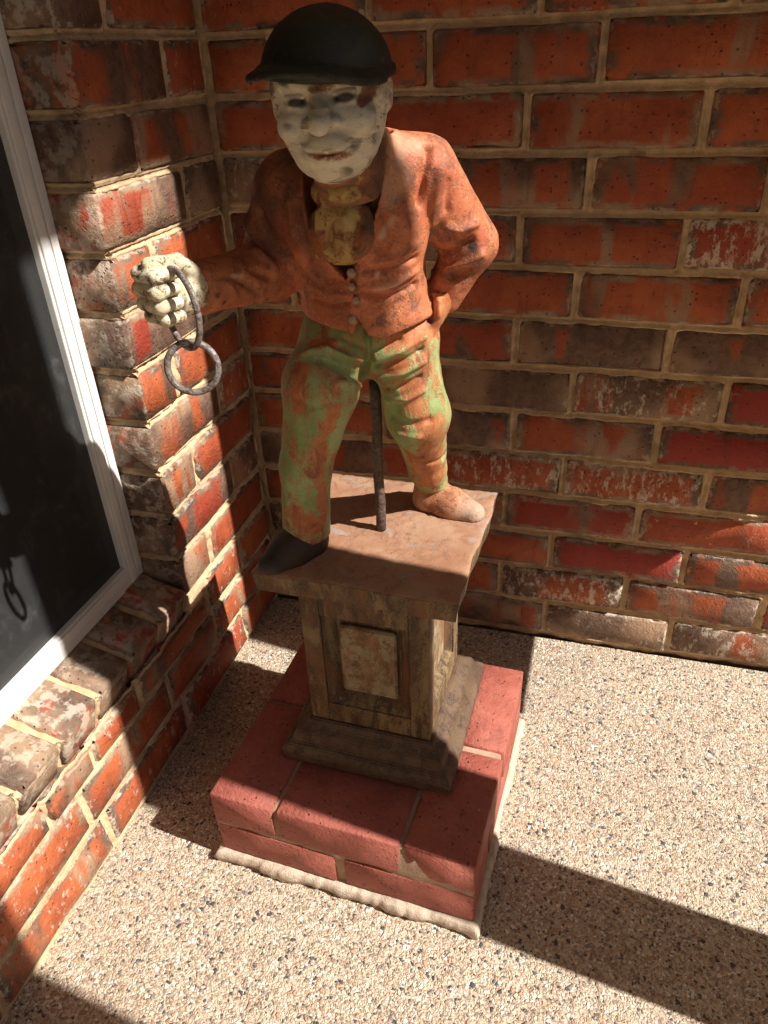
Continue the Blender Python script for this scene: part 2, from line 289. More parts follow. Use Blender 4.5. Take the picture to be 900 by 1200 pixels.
def mortar_sheet(name, parent, rects, u0, u1, v0, v1, to3d, res=0.04, mat='mortar', top=0.02, deep=0.125, amp=0.032):
    nu, nv = int((u1-u0)/res)+1, int((v1-v0)/res)+1
    U, Vv = np.meshgrid(np.linspace(u0, u1, nu), np.linspace(v0, v1, nv), indexing='ij')
    D = np.full(U.shape, 1.0)
    for a, b, c, d in rects:                                   # signed distance to the nearest brick
        i0, i1 = np.searchsorted(U[:, 0], (a-0.3, b+0.3)); j0, j1 = np.searchsorted(Vv[0], (c-0.3, d+0.3))
        if i1 <= i0 or j1 <= j0: continue
        uu, vv = U[i0:i1, j0:j1], Vv[i0:i1, j0:j1]
        dx = np.maximum(a-uu, uu-b); dy = np.maximum(c-vv, vv-d)
        dd = np.where((dx > 0) & (dy > 0), np.hypot(np.maximum(dx, 0), np.maximum(dy, 0)), np.maximum(dx, dy))
        D[i0:i1, j0:j1] = np.minimum(D[i0:i1, j0:j1], dd)
    rs = np.random.RandomState(len(rects)); nz = np.zeros_like(U)
    for f, am in ((1.7, 1.0), (4.1, 0.8), (9.0, 0.7), (19.0, 0.6)):
        for _ in range(3):
            t = rs.uniform(0, 6.28); nz += am*np.sin(f*(U*math.cos(t)+Vv*math.sin(t))+rs.uniform(0, 6.28)+0.7*np.sin(f*0.6*(Vv-U)))
    nz *= amp/2.2
    t = np.clip(D/0.07, 0, 1); dep = -(top+(deep-top)*t*t*(3-2*t)) + nz
    dep = np.where(D < -0.03, -0.2, np.where(D < 0, dep-0.10*(-D/0.03), dep)) + rs.uniform(-0.006, 0.006, U.shape)
    P3 = to3d(U, Vv, dep)*S
    Vt = P3.reshape(-1, 3); I = np.arange(nu*nv).reshape(nu, nv)
    Q = np.stack([I[:-1, :-1], I[1:, :-1], I[1:, 1:], I[:-1, 1:]], -1).reshape(-1, 4)
    return link(name, np_mesh(name, Vt, Q), M[mat], parent, smooth=True)
st3 = lambda a, b, c: np.stack(np.broadcast_arrays(a, b, c), -1)

# back wall -----------------------------------------------------------------
Z0 = 0.643; BH = 0.86; NR = 18; XW = 14.6
bw = empty('brick_wall', (7, 0.6, 0), 'long weathered red brick wall with tan mortar standing behind the statue', 'wall')
# look overrides read off the photograph: (row from floor, brick index) -> grey share, white scuff, tone
LOOK = {}
for s in ('0,1:.75,.1,.2 0,2:.95,.5,.2 0,3:.6,.75,.1 0,4:.8,.3,.1 1,1:.35,.35,.1 1,2:.45,.8,.1 1,3:.6,.35,.1 2,1:.05,.05,.1 2,2:.05,.1,.9 2,3:.6,.2,.1 2,4:.5,.2,.1 '
          '3,1:.1,.0,.4 3,2:.35,.1,.8 3,3:.2,.45,.3 3,4:.3,.3,.4 4,1:.15,.75,.1 4,2:.25,.8,.1 4,3:.55,.25,.1 5,1:.75,.15,.3 5,2:.5,.15,.2 5,3:.05,.1,.95 6,1:.95,.2,.1 6,2:.5,.7,.1 6,3:.3,.1,.95 '
          '7,1:.3,.0,.4 7,2:.9,.05,.1 7,3:.7,.0,.1 8,1:.15,.0,.2 8,2:.15,.15,.1 8,3:.3,.5,.1 9,1:.5,.05,.3 9,2:.3,.0,.2 9,3:.35,.85,.6 10,1:.75,.1,.1 10,2:.35,.1,.3 10,3:.5,.1,.2 '
          '11,1:.3,.05,.3 11,2:.1,.05,.1 11,3:.2,.1,.1 12,1:.15,.0,.2 12,2:.1,.0,.05 12,3:.65,.5,.2 13,1:.05,.0,.2 13,2:.2,.0,.1 13,3:.6,.1,.1').split():
    k, v = s.split(':'); g_, w_, t_ = map(float, v.split(',')); LOOK[tuple(map(int, k.split(',')))] = (min(0.92, g_*0.85+0.16), w_, t_)
rects = []
for r in range(NR):
    zc = Z0+r; base = (7.22 if r % 2 == 0 else 6.10) + rnd.uniform(-0.07, 0.07)
    joints = [base-2.92*q for q in (3, 2, 1)] + [base+2.94*q for q in range(0, 4)]
    joints = [0.0] + [j for j in joints if 0.5 < j < XW] + [XW]
    for i, (a, b) in enumerate(zip(joints[:-1], joints[1:])):
        a2, b2 = a+0.07+rnd.uniform(-0.015, 0.02), b-0.07+rnd.uniform(-0.02, 0.015)
        L = round((b2-a2)*10)/10; cx = (a2+b2)/2; zj = zc+rnd.uniform(-0.018, 0.018)
        rects.append((cx-L/2, cx+L/2, zj-BH/2, zj+BH/2))
        ii = i if r % 2 == 0 else i
        k = int(round((cx-2.8)/2.92))
        brick(bw, cx, 0.55+rnd.uniform(-0.025, 0.025), zj, L, 1.1, BH, (rnd.uniform(-.008, .008), rnd.uniform(-.006, .006), rnd.uniform(-.006, .006)), look=LOOK.get((r, k)))
mortar_sheet('mortar', bw, rects, -0.15, XW, -0.02, NR+0.15, lambda u, v, d: st3(u, -d, v))
boxes('wall_core', M['mortar'], bw, [(-3, XW, 0.4, 2.0, -1.7, 30), (XW+0.01, 60, 0.02, 2.0, -1.7, 30), (-0.9, XW, 0.06, 0.39, NR+0.16, 30)])

# left wall with window opening ---------------------------------------------
YJ = -4.15; YE = -13.5
lw = empty('brick_wall', (-0.6, -4, 0), 'sunlit red brick wall with smeared cream mortar around the screened window', 'wall')
LL = {0: [(-1.55, .2, .6, .1), (-4.35, .3, .5, .2)]}
rects = []; jrects = []
for r in range(NR):
    zc = Z0+r; low = r < 3
    if r % 2 == 0: js = [0, -1.42, YJ] if not low else [0, -2.0, -4.95, -7.95, -10.9, YE]
    else: js = [0, -2.88+rnd.uniform(-.1, .1), YJ] if not low else [0, -3.25, -5.35, -8.25, -11.1, YE]
    if r == 2: js = [0, -1.6, -3.3, -6.2, -7.75, -8.95, -11.8, YE]
    for i, (a, b) in enumerate(zip(js[:-1], js[1:])):
        jend = (not low) and b == YJ
        a2, b2 = a-0.07-rnd.uniform(0, .03), (b+0.07 if not jend else b+rnd.uniform(-0.05, 0.04))
        L = round((a2-b2)*10)/10; cy = (a2+b2)/2 if not jend else b2+L/2
        h = BH if r != 2 else BH; zj = zc+rnd.uniform(-0.018, 0.018)
        if r == 2 and b < YJ-0.5: h = 0.52; zj = zc-0.2
        rects.append((cy-L/2, cy+L/2, zj-h/2, zj+h/2))
        if jend: jrects.append((-1.15, 0, zj-h/2, zj+h/2))
        lk = (rnd.choice((.1, .3, .45, .6, .95)), rnd.choice((.1, .3, .5, .65)), rnd.random()**3*0.8)
        if jend: lk = (rnd.choice((.75, .9, 1.0, .5)), lk[1]*0.5, lk[2])
        if low: lk = (rnd.choice((.1, .25, .45)), rnd.choice((.2, .45, .6)), rnd.choice((.0, .1, .5)))
        brick(lw, -0.55+rnd.uniform(-0.025, 0.025), cy, zj, L, 1.1, h, (rnd.uniform(-.006, .006), rnd.uniform(-.008, .008), math.pi/2+rnd.uniform(-.008, .008)), look=lk)
low = [q for q in rects]
mortar_sheet('mortar', lw, rects, YJ+0.04, 0.1, -0.02, NR+0.15, lambda u, v, d: st3(d, u, v))
mortar_sheet('mortar', lw, rects, YE, YJ+0.04, -0.02, 2.74, lambda u, v, d: st3(d, u, v))
mortar_sheet('mortar', lw, jrects, -1.2, -0.03, 2.6, NR+0.15, lambda u, v, d: st3(u, YJ-d, v))
boxes('wall_core', M['mortar'], lw, [(-3, -0.4, YJ+0.4, 0.39, -1.7, 30), (-3, -0.4, -30, YJ+0.38, -1.7, 2.6), (-3, -0.06, YJ, 0.05, NR+0.16, 30), (-3, -0.1, -30, YE-0.02, 2.61, 30), (-3, -0.1, YE-0.01, YJ-0.01, 20.5, 30)])
# sloping rowlock sill
sl_ang = math.radians(17); y = YJ-0.02; srects = []
k = 0; sw = 0.9
sill = None
while y-sw > YE:
    wd = 0.9
    lk = ((.35, .2, .5), (.25, .05, .5), (.9, .1, .1), (.45, .35, .6), (.95, .25, .1), (.5, .2, .55), (.6, .3, .2))[k % 7]
    yc = y-0.07-wd/2
    if k == 0: yc += 0.03
    ca, sa = math.cos(sl_ang), math.sin(sl_ang)
    Lb, Hb = 1.5, 0.78
    ox, oz = 0.05+rnd.uniform(-0.02, 0.02), 3.43+rnd.uniform(-0.02, 0.02)        # outer top edge
    cx = ox - Lb/2*ca - Hb/2*sa*(1); cz = oz + Lb/2*sa - Hb/2*ca
    brick(lw, cx, yc, cz, Lb, wd, Hb, (rnd.uniform(-.02, .02), sl_ang, rnd.uniform(-.012, .012)), look=lk)
    srects.append((yc-wd/2, yc+wd/2)); y -= wd+0.13; k += 1
def sill_mortar():
    ca, sa = math.cos(sl_ang), math.sin(sl_ang)
    rr = [(a, b, -0.78+0.02, 1.6) for a, b in srects]       # u = y, v = distance up the slope (negative: down the face)
    def to3(u, v, d):
        x = np.where(v >= 0, 0.05-v*ca+d*sa, 0.05+v*sa*0.95+d*ca); z = np.where(v >= 0, 3.43+v*sa+d*ca, 3.43+v*ca-d*sa*0.3)
        return st3(x, u, z)
    o = mortar_sheet('mortar', lw, rr, YE, YJ, -0.80, 1.2, to3, top=0.05, deep=0.14, amp=0.03)
sill_mortar()

# window ---------------------------------------------------------------------
XF = -0.90; ZF = 3.72; ZT = 20.4
win = empty('window', (XF, -8.5, ZF), 'white framed window with dark insect screen above a brick sill', 'window')
def profile_bar(name, y0, y1, z0, z1, vert):
    fw = 0.62
    if vert:
        L = [(XF-0.5, XF, y0, y1, z0, z1), (XF+0.002, XF+0.045, y0+0.05, y0+0.22, z0+0.05, z1-0.05), (XF+0.002, XF+0.03, y1-0.20, y1-0.01, z0+0.2, z1-0.2)]
    else:
        L = [(XF-0.5, XF, y0, y1, z0, z1), (XF+0.002, XF+0.045, y0+0.05, y1-0.05, z1-0.24, z1-0.05), (XF+0.002, XF+0.03, y0+0.2, y1-0.2, z0+0.01, z0+0.20)]
    return boxes(name, M['white'], win, L, bev=0.02)
yb = -13.4
profile_bar('frame_stile', YJ-0.50, YJ+0.0, ZF, ZT, True)
profile_bar('frame_stile', yb, yb+0.6, ZF, ZT, True)
profile_bar('frame_rail', yb+0.603, YJ-0.503, ZF, ZF+0.45, False)
profile_bar('frame_rail', yb+0.603, YJ-0.503, ZT-0.55, ZT, False)
me = mesh_from('screen', [((XF-0.12)*S, yy*S, zz*S) for yy, zz in ((yb+0.6, ZF+0.4), (YJ-0.48, ZF+0.4), (YJ-0.48, ZT-0.5), (yb+0.6, ZT-0.5))], [(0, 1, 2, 3)])
link('insect_screen', me, M['screen'], win)
boxes('pane', M['glass'], win, [(XF-0.42, XF-0.36, yb+0.5, YJ-0.42, ZF+0.35, ZT-0.4)])
bm = bmesh.new()
for i in range(60):
    x0, x1 = [XF-1.4+0.22*math.sin(q*1.1) for q in (i, i+1)]; y0, y1 = [-13.2+q*0.06 for q in (i, i+1)]
    vs = [bm.verts.new(Vector(p)*S) for p in ((x0, y0, 5.2), (x1, y1, 5.2), (x1, y1, 20), (x0, y0, 20))]; bm.faces.new(vs)
me = bpy.data.meshes.new('curtain'); bm.to_mesh(me); bm.free()
tag(link('curtain', me, M['curtain']), 'pale gathered curtain hanging inside behind the window screen', 'curtain')
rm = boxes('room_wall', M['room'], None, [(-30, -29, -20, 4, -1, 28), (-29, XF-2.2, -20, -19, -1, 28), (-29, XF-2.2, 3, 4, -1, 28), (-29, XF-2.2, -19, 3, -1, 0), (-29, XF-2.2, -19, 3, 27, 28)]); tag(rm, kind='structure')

# porch: roof, posts, shutter (they cast the shade seen in the picture) --------
ZC = 29.05
rf = empty('porch_roof', (6, -8, ZC), 'flat boarded porch roof over the brick corner', 'roof')
boxes('soffit', M['soffit'], rf, [(-6, 16.8, -70, -0.02, ZC, ZC+0.3)]); boxes('fascia', M['trim'], rf, [(16.82, 17.3, -70.2, 0, ZC-0.0, ZC+2.2)]); boxes('deck', M['shingle'], rf, [(-6, 16.8, -70, -0.02, ZC+0.32, ZC+2.0)])
def post(y0, y1, x0, x1, label):
    p = empty('porch_post', ((x0+x1)/2, (y0+y1)/2, 0), label, 'post')
    boxes('shaft', M['trim'], p, [(x0, x1, y0, y1, 0.5, ZC-0.005)], bev=0.05)
    boxes('foot', M['trim'], p, [(x0-0.12, x1+0.12, y0-0.1, y1+0.1, 0.0, 0.49)], bev=0.04)
post(-8.86, -7.20, 15.3, 16.7, 'slim square white porch post holding up the roof edge')
post(-15.5, -12.29, 13.8, 16.7, 'broad square white porch pier beside the slim post')
sh = empty('shutter', (13, -1.5, 6.4), 'tall slatted shutter hinged open at right angles to the brick wall', 'shutter')
sx0, sx1 = 13.0, 13.35
boxes('frame', M['trim'], sh, [(sx0, sx1, -3.45, -3.05, 6.5, 26), (sx0, sx1, -0.45, -0.05, 6.5, 26), (sx0, sx1, -3.04, -0.46, 6.5, 7.1), (sx0, sx1, -3.04, -0.46, 25.4, 26)], bev=0.02)
sme = None
for i in range(38):
    z = 7.35+i*0.48
    if sme is None:
        o = boxes('slat', M['trim'], sh, [(sx0+0.1, sx0+0.2, -3.04, -0.46, z-0.28, z+0.28)]); sme = o
    else:
        o2 = o.copy(); COL.objects.link(o2); o2.location = o.location + Vector((0, 0, (z-7.35)*S))

def sky_blocker(name, x0, x1, y0, y1, h, label):  # added leafy bulk out of view; blocks sky light to deepen the shade
    bm = bmesh.new(); r = random.Random(int(abs(x0)*7+abs(y0)))
    bmesh.ops.create_cube(bm, size=1.0); bmesh.ops.subdivide_edges(bm, edges=bm.edges, cuts=24, use_grid_fill=True)
    for v in bm.verts:
        p = v.co; k = 0.25*math.sin(9*p.x+7*p.y)+0.2*math.sin(17*p.z+11*p.y)+r.uniform(-0.25, 0.25)
        v.co = Vector((x0+(x1-x0)*(p.x+0.5)+k*0.5, y0+(y1-y0)*(p.y+0.5)+k*0.5, -0.15+h*(p.z+0.5)*(1+0.1*k)))
    me = bpy.data.meshes.new(name); bm.to_mesh(me); bm.free()
    tag(link(name, me, M['leaf']), label, 'sky_blocker')
sky_blocker('sky_blocker', 6.0, 7.6, -9, 7, 3.3, 'tall leafy block added out of view to cut sky light beyond the porch posts')
sky_blocker('sky_blocker', -3.0, 6.2, -10.6, -9.0, 2.6, 'lower leafy block added out of view to cut sky light at the porch end')

# ------------------------------------------------------------------ brick platform
PR = math.radians(-2.6); PC = (4.50, -5.35)
pf = empty('brick_platform', (PC[0], PC[1], 0), 'low red brick platform two courses high under the pedestal', 'platform')
def prot(x, y):
    c, s = math.cos(PR), math.sin(PR); return PC[0]+c*x-s*y, PC[1]+s*x+c*y
hx, hy = 2.39, 2.29
rects_top = []
def pbrick(x0, x1, y0, y1, z0, z1, along):
    cx, cy = prot((x0+x1)/2, (y0+y1)/2); L = (x1-x0) if along == 'x' else (y1-y0); D = (y1-y0) if along == 'x' else (x1-x0)
    brick(pf, cx, cy, (z0+z1)/2, L, round(D, 2), round(z1-z0, 2), (rnd.uniform(-.008, .008), rnd.uniform(-.008, .008), PR+(0 if along == 'x' else math.pi/2)+rnd.uniform(-.01, .01)), 'red_brick', (0.0, rnd.choice((0.10, 0.2, 0.3)), rnd.random()*0.5), rough=0.45)
t0, t1 = 1.07, 1.80
pbrick(-hx, -hx+1.2, -hy, -hy+2.3, t0, t1, 'y'); pbrick(-hx, -hx+1.2, -hy+2.42, hy, t0, t1, 'y')
pbrick(hx-1.2, hx, -hy, -hy+2.25, t0, t1, 'y'); pbrick(hx-1.2, hx, -hy+2.36, hy, t0, t1, 'y')
pbrick(-hx+1.31, hx-1.31, -hy, -hy+1.2, t0, t1, 'x'); pbrick(-hx+1.31, hx-1.31, hy-1.2, hy, t0, t1, 'x')
pbrick(-hx+1.31, hx-1.31, -hy+1.28, hy-1.28, t0-0.02, t1-0.03, 'x')
b0, b1 = 0.28, 0.98
pbrick(-hx, -0.05, -hy, -hy+1.2, b0, b1, 'x'); pbrick(0.08, hx, -hy, -hy+1.2, b0, b1, 'x')
pbrick(-hx, -hx+1.2, -hy+1.3, hy-1.3, b0, b1, 'y'); pbrick(hx-1.2, hx, -hy+1.3, hy-1.3, b0, b1, 'y')
pbrick(-hx, -0.05, hy-1.2, hy, b0, b1, 'x'); pbrick(0.08, hx, hy-1.2, hy, b0, b1, 'x')
def soft_slab(name, mat, parent, ex, ey, z0, z1, seed, amp, res=0.12):
    r = np.random.RandomState(seed); per = []
    pts = []
    for (ax, ay), (bx, by) in (((-ex, -ey), (ex, -ey)), ((ex, -ey), (ex, ey)), ((ex, ey), (-ex, ey)), ((-ex, ey), (-ex, -ey))):
        m = int(math.hypot(bx-ax, by-ay)/res)
        for q in range(m): pts.append((ax+(bx-ax)*q/m, ay+(by-ay)*q/m))
    V = []; n = len(pts); lv = ((z0, 1.0), (z0+(z1-z0)*0.55, 1.015), (z1-0.03, 1.0), (z1, 0.985))
    ph = r.uniform(0, 6.28, 6)
    for li, (z, k) in enumerate(lv):
        for i, (x, y) in enumerate(pts):
            a = amp*(0.5*math.sin(3.1*x+2*y+ph[0])+0.5*math.sin(5.3*x-4*y+ph[1])+0.2*math.sin(13*x+8*y+ph[2])+0.15*math.sin(29*x-23*y+ph[3])+r.uniform(-0.3, 0.3))
            d = math.hypot(x, y); f = k+a/d; wx, wy = prot(x*f, y*f)
            V.append((wx*S, wy*S, (z+(0.3*a if 0 < li else 0))*S))
    Fc = [(l*n+i, l*n+(i+1) % n, (l+1)*n+(i+1) % n, (l+1)*n+i) for l in range(len(lv)-1) for i in range(n)]
    c0, c1 = len(V), len(V)+1; a, b = prot(0, 0); V += [(a*S, b*S, z0*S), (a*S, b*S, z1*S)]
    Fc += [(c0, (i+1) % n, i) for i in range(n)] + [(c1, (len(lv)-1)*n+i, (len(lv)-1)*n+(i+1) % n) for i in range(n)]
    return link(name, mesh_from(name, V, Fc), M[mat], parent, smooth=True)
M['bed'] = m_mortar('mortar_bed_cream', (0.54, 0.44, 0.34), (0.46, 0.36, 0.27), (0.34, 0.25, 0.18))
soft_slab('mortar_bed', 'bed', pf, hx+0.06, hy+0.10, 0.0, 0.275, 3, 0.05, 0.05)
soft_slab('mortar', 'mortar_pale', pf, hx-0.055, hy-0.055, 0.277, 1.735, 5, 0.02)

# ------------------------------------------------------------------ pedestal
def wear_attr(me, arr=None):
    a = me.attributes.new('wear', 'FLOAT_COLOR', 'POINT'); n = len(me.vertices)
    d = np.zeros((n, 4), np.float32); d[:, 3] = 1
    if arr is not None: d[:, :3] = np.clip(arr, 0, 1)
    a.data.foreach_set('color', d.ravel())
pc = (4.58, -4.93); RQ = math.radians(-1.5)
ped = empty('pedestal', (pc[0], pc[1], 1.82), 'square aged cast iron pedestal with recessed panels and rusty top slab', 'pedestal')
def lathe4(name, mat, prof, bevel=0.0, subd=0):
    """square rings: list of (half width, z)"""
    bm = bmesh.new(); rings = []
    for hw, z in prof:
        rings.append([bm.verts.new(Vector((x*hw, y*hw, z))*S) for x, y in ((-1, -1), (1, -1), (1, 1), (-1, 1))])
    for a, b in zip(rings[:-1], rings[1:]):
        for i in range(4): bm.faces.new((a[i], a[(i+1) % 4], b[(i+1) % 4], b[i]))
    bm.faces.new(rings[0][::-1]); bm.faces.new(rings[-1])
    if bevel: bmesh.ops.bevel(bm, geom=[e for e in bm.edges], offset=bevel*S, segments=2, affect='EDGES')
    bmesh.ops.recalc_face_normals(bm, faces=bm.faces)
    me = bpy.data.meshes.new(name); bm.to_mesh(me); bm.free(); wear_attr(me)
    o = link(name, me, M[mat], ped); o.location = Vector((0, 0, -1.82*S)); o.rotation_euler = (0, 0, RQ); return o
lathe4('foot_moulding', 'pedestal_base', [(1.58, 1.805), (1.58, 2.02), (1.50, 2.12), (1.42, 2.14), (1.36, 2.34), (1.22, 2.42), (1.15, 2.52)], 0.018)
SH0, SH1, HW = 2.53, 5.50, 1.10
lathe4('shaft', 'pedestal', [(HW-0.24, SH0), (HW-0.24, SH1)])
def shaft_face(k):
    """stiles, rails, bevelled recess and raised field of one side"""
    o0 = []
    bm = bmesh.new(); f = HW
    def bx(x0, x1, z0, z1, d0, d1, bev): bm_box(bm, x0, x1, -d1, -d0, z0, z1, bev, 1)
    m = 0.34
    bx(-f+0.001, -f+m, SH0, SH1, f-0.245, f, 0.012); bx(f-m, f-0.001, SH0, SH1, f-0.245, f, 0.012)
    bx(-f+m+0.002, f-m-0.002, SH1-0.55, SH1, f-0.245, f-0.004, 0.01); bx(-f+m+0.002, f-m-0.002, SH0, SH0+0.42, f-0.245, f-0.004, 0.01)
    # moulding ring sloping inwards
    a, b, zt, zb = f-m-0.01, f-m-0.20, SH1-0.56, SH0+0.43
    out = [(-a, zb), (a, zb), (a, zt), (-a, zt)]; inn = [(-b, zb+0.19), (b, zb+0.19), (b, zt-0.19), (-b, zt-0.19)]
    vo = [bm.verts.new(Vector((x, -f+0.03, z))*S) for x, z in out]; vi = [bm.verts.new(Vector((x, -f+0.235, z))*S) for x, z in inn]
    for i in range(4): bm.faces.new((vo[i], vo[(i+1) % 4], vi[(i+1) % 4], vi[i]))
    bmesh.ops.recalc_face_normals(bm, faces=bm.faces)
    me = bpy.data.meshes.new('side_panel'); bm.to_mesh(me); bm.free(); wear_attr(me)
    o = link('side_panel', me, M['pedestal'], ped); o.location = Vector((0, 0, -1.82*S)); o.rotation_euler = (0, 0, RQ+k*math.pi/2)
    bm = bmesh.new(); bx(-b+0.06, b-0.06, zb+0.25, zt-0.25, f-0.245, f-0.13, 0.035); bmesh.ops.recalc_face_normals(bm, faces=bm.faces)
    me = bpy.data.meshes.new('panel_field'); bm.to_mesh(me); bm.free(); wear_attr(me); p_ = link('panel_field', me, M['panel'], None); p_.parent = o
for k in range(4): shaft_face(k)
lathe4('neck_moulding', 'pedestal', [(1.13, 5.46), (1.20, 5.54), (1.32, 5.583)], 0.012)
# top slab: dished, with chipped uneven rim
def top_slab():
    n = 56; H0 = 1.62
    u = np.linspace(-1, 1, n); X, Y = np.meshgrid(u*H0, u*H0, indexing='ij')
    rs = np.random.RandomState(4)
    wob = 0.025*np.sin(2.1*Y+1)+0.012*np.sin(7*Y+X)-0.05*np.exp(-((Y+0.1)/0.7)**2)*(X > 0)
    X = X + wob*np.abs(X)/H0; Y = Y + 0.012*np.sin(3*X+2)*np.abs(Y)/H0
    r = np.maximum(np.abs(X), np.abs(Y))/H0
    Zt = 6.10 - 0.03*np.clip(r-0.93, 0, 1)/0.07*1.0 + 0.012*np.sin(2.3*X+1)*np.sin(1.9*Y) + 0.006*rs.standard_normal(X.shape)
    V = [np.stack([X, Y, Zt], -1).reshape(-1, 3)]; I = np.arange(n*n).reshape(n, n)
    Q = [np.stack([I[:-1, :-1], I[1:, :-1], I[1:, 1:], I[:-1, 1:]], -1).reshape(-1, 4)]
    ring = np.concatenate([I[:-1, 0], I[-1, :-1], I[1:, -1][::-1], I[0, 1:][::-1]]); base = V[0][ring]
    off = n*n; m = len(ring); prev = ring
    for k, z in ((1.0, 6.04), (0.99, 5.98), (0.972, 5.71), (0.955, 5.685), (0.885, 5.675), (0.865, 5.60), (0.84, 5.59), (0.5, 5.588)):
        P3 = base.copy(); P3[:, :2] *= k; P3[:, 2] = z + 0.003*rs.standard_normal(m); V.append(P3)
        cur = off+np.arange(m); off += m
        Q.append(np.stack([prev, cur, np.roll(cur, -1), np.roll(prev, -1)], -1)); prev = cur
    V = np.concatenate(V)*S; Q = np.concatenate(Q)
    me = np_mesh('top_slab', V, Q); wear_attr(me)
    bm = bmesh.new(); bm.from_mesh(me); bmesh.ops.recalc_face_normals(bm, faces=bm.faces); bm.to_mesh(me); bm.free()
    me.materials.append(M['slab']); me.materials.append(M['pedestal'])
    for p in me.polygons: p.material_index = 1 if p.normal.z < 0.5 else 0
    o = link('top_slab', me, None, ped); o.location = Vector((0.06*S, 0, -1.82*S)); o.rotation_euler = (0, 0, RQ)
top_slab()

# ------------------------------------------------------------------ statue (signed-distance modelling + surface nets)
st = empty('statue', (4.6, -4.95, 6.1), 'weathered cast iron boy figure in black cap, rust red jacket and green trousers', 'statue')
class G:
    def __init__(s, lo, hi, h):
        s.lo = np.array(lo, np.float32); s.h = h; n = np.ceil((np.array(hi)-s.lo)/h).astype(int)+1
        ax = [s.lo[i]+np.arange(n[i], dtype=np.float32)*h for i in range(3)]
        s.X, s.Y, s.Z = [a.astype(np.float32) for a in np.meshgrid(*ax, indexing='ij', sparse=True)]
        s.F = np.full(n, 9.0, np.float32)
def smin(a, b, k):
    h = np.clip(0.5+0.5*(b-a)/k, 0, 1); return b+(a-b)*h-k*h*(1-h)
def cone(g, a, b, ra, rb):                    # tapered capsule
    a = np.array(a, float); b = np.array(b, float); ba = b-a; L2 = (ba@ba)
    px, py, pz = g.X-a[0], g.Y-a[1], g.Z-a[2]
    t = np.clip((px*ba[0]+py*ba[1]+pz*ba[2])/L2, 0, 1)
    return np.sqrt((px-t*ba[0])**2+(py-t*ba[1])**2+(pz-t*ba[2])**2)-(ra+(rb-ra)*t)
def ell(g, c, r, R=None):
    px, py, pz = g.X-c[0], g.Y-c[1], g.Z-c[2]
    if R is not None: px, py, pz = [R[i][0]*px+R[i][1]*py+R[i][2]*pz for i in range(3)]
    k0 = np.sqrt((px/r[0])**2+(py/r[1])**2+(pz/r[2])**2); k1 = np.sqrt((px/r[0]**2)**2+(py/r[1]**2)**2+(pz/r[2]**2)**2)+1e-6
    return (k0*(k0-1)/k1).astype(np.float32)
def nets(F, lo, h):
    s = F < 0
    c = [s[i:F.shape[0]-1+i, j:F.shape[1]-1+j, k:F.shape[2]-1+k] for i in (0, 1) for j in (0, 1) for k in (0, 1)]
    cnt = sum(x.astype(np.int8) for x in c); idx = np.argwhere((cnt > 0) & (cnt < 8))
    vid = np.full(cnt.shape, -1, np.int64); vid[tuple(idx.T)] = np.arange(len(idx))
    acc = np.zeros((len(idx), 3)); num = np.zeros(len(idx))
    for ax in range(3):
        for p in (0, 1):
            for q in (0, 1):
                o0 = np.zeros(3, int); oth = [a for a in range(3) if a != ax]; o0[oth[0]] = p; o0[oth[1]] = q; o1 = o0.copy(); o1[ax] = 1
                f0 = F[tuple((idx+o0).T)]; f1 = F[tuple((idx+o1).T)]; m = (f0 < 0) != (f1 < 0)
                t = np.where(m, f0/np.where(m, f0-f1, 1), 0); pt = o0+t[:, None]*(o1-o0)
                acc += np.where(m[:, None], pt, 0); num += m
    V = lo+(idx+acc/num[:, None])*h; Q = []
    for ax in range(3):
        sl0 = [slice(None)]*3; sl1 = [slice(None)]*3; sl0[ax] = slice(0, -1); sl1[ax] = slice(1, None)
        a, b = s[tuple(sl0)], s[tuple(sl1)]; e = np.argwhere(a != b); fl_ = a[tuple(e.T)]
        o = [k for k in range(3) if k != ax]
        ok = (e[:, o[0]] > 0) & (e[:, o[1]] > 0) & (e[:, o[0]] < F.shape[o[0]]-1) & (e[:, o[1]] < F.shape[o[1]]-1); e = e[ok]; fl_ = fl_[ok]
        def at(p, q): z = e.copy(); z[:, o[0]] -= p; z[:, o[1]] -= q; return vid[tuple(z.T)]
        qd = np.stack([at(1, 1), at(0, 1), at(0, 0), at(1, 0)], 1)
        flip = fl_ if ax != 1 else ~fl_
        qd = np.where(flip[:, None], qd, qd[:, ::-1]); Q.append(qd)
    return V, np.concatenate(Q)
def vnormals(V, Q):
    n = np.cross(V[Q[:, 2]]-V[Q[:, 0]], V[Q[:, 3]]-V[Q[:, 1]]); N_ = np.zeros_like(V)
    for i in range(4): np.add.at(N_, Q[:, i], n)
    return N_/(np.linalg.norm(N_, axis=1)[:, None]+1e-12)
def relax(V, Q, it):
    for _ in range(it):
        A = np.zeros_like(V); c = np.zeros(len(V))
        for i in range(4):
            for j in (1, 3): np.add.at(A, Q[:, i], V[Q[:, (i+j) % 4]]); np.add.at(c, Q[:, i], 1)
        V = 0.45*V+0.55*A/c[:, None]
    return V
def segd(V, a, b):
    a = np.array(a); b = np.array(b); ba = b-a; t = np.clip(((V-a)@ba)/(ba@ba+1e-9), 0, 1); return np.linalg.norm(V-a-t[:, None]*ba, axis=1)
def surf_pick(V, u, v, rad=0.06):             # photo pixel -> nearest surface point on the mesh along that sight line
    d = CD+(u-450)/FPX*CR-(v-600)/FPX*CU; d = d/np.linalg.norm(d); w_ = V-CP; t = w_@d; r = np.linalg.norm(w_-t[:, None]*d, axis=1)
    m = r < rad
    if not m.any(): return V[np.argmin(r)]
    i = np.where(m)[0]; i = i[np.argsort(t[i])[:6]]; return V[i].mean(0)
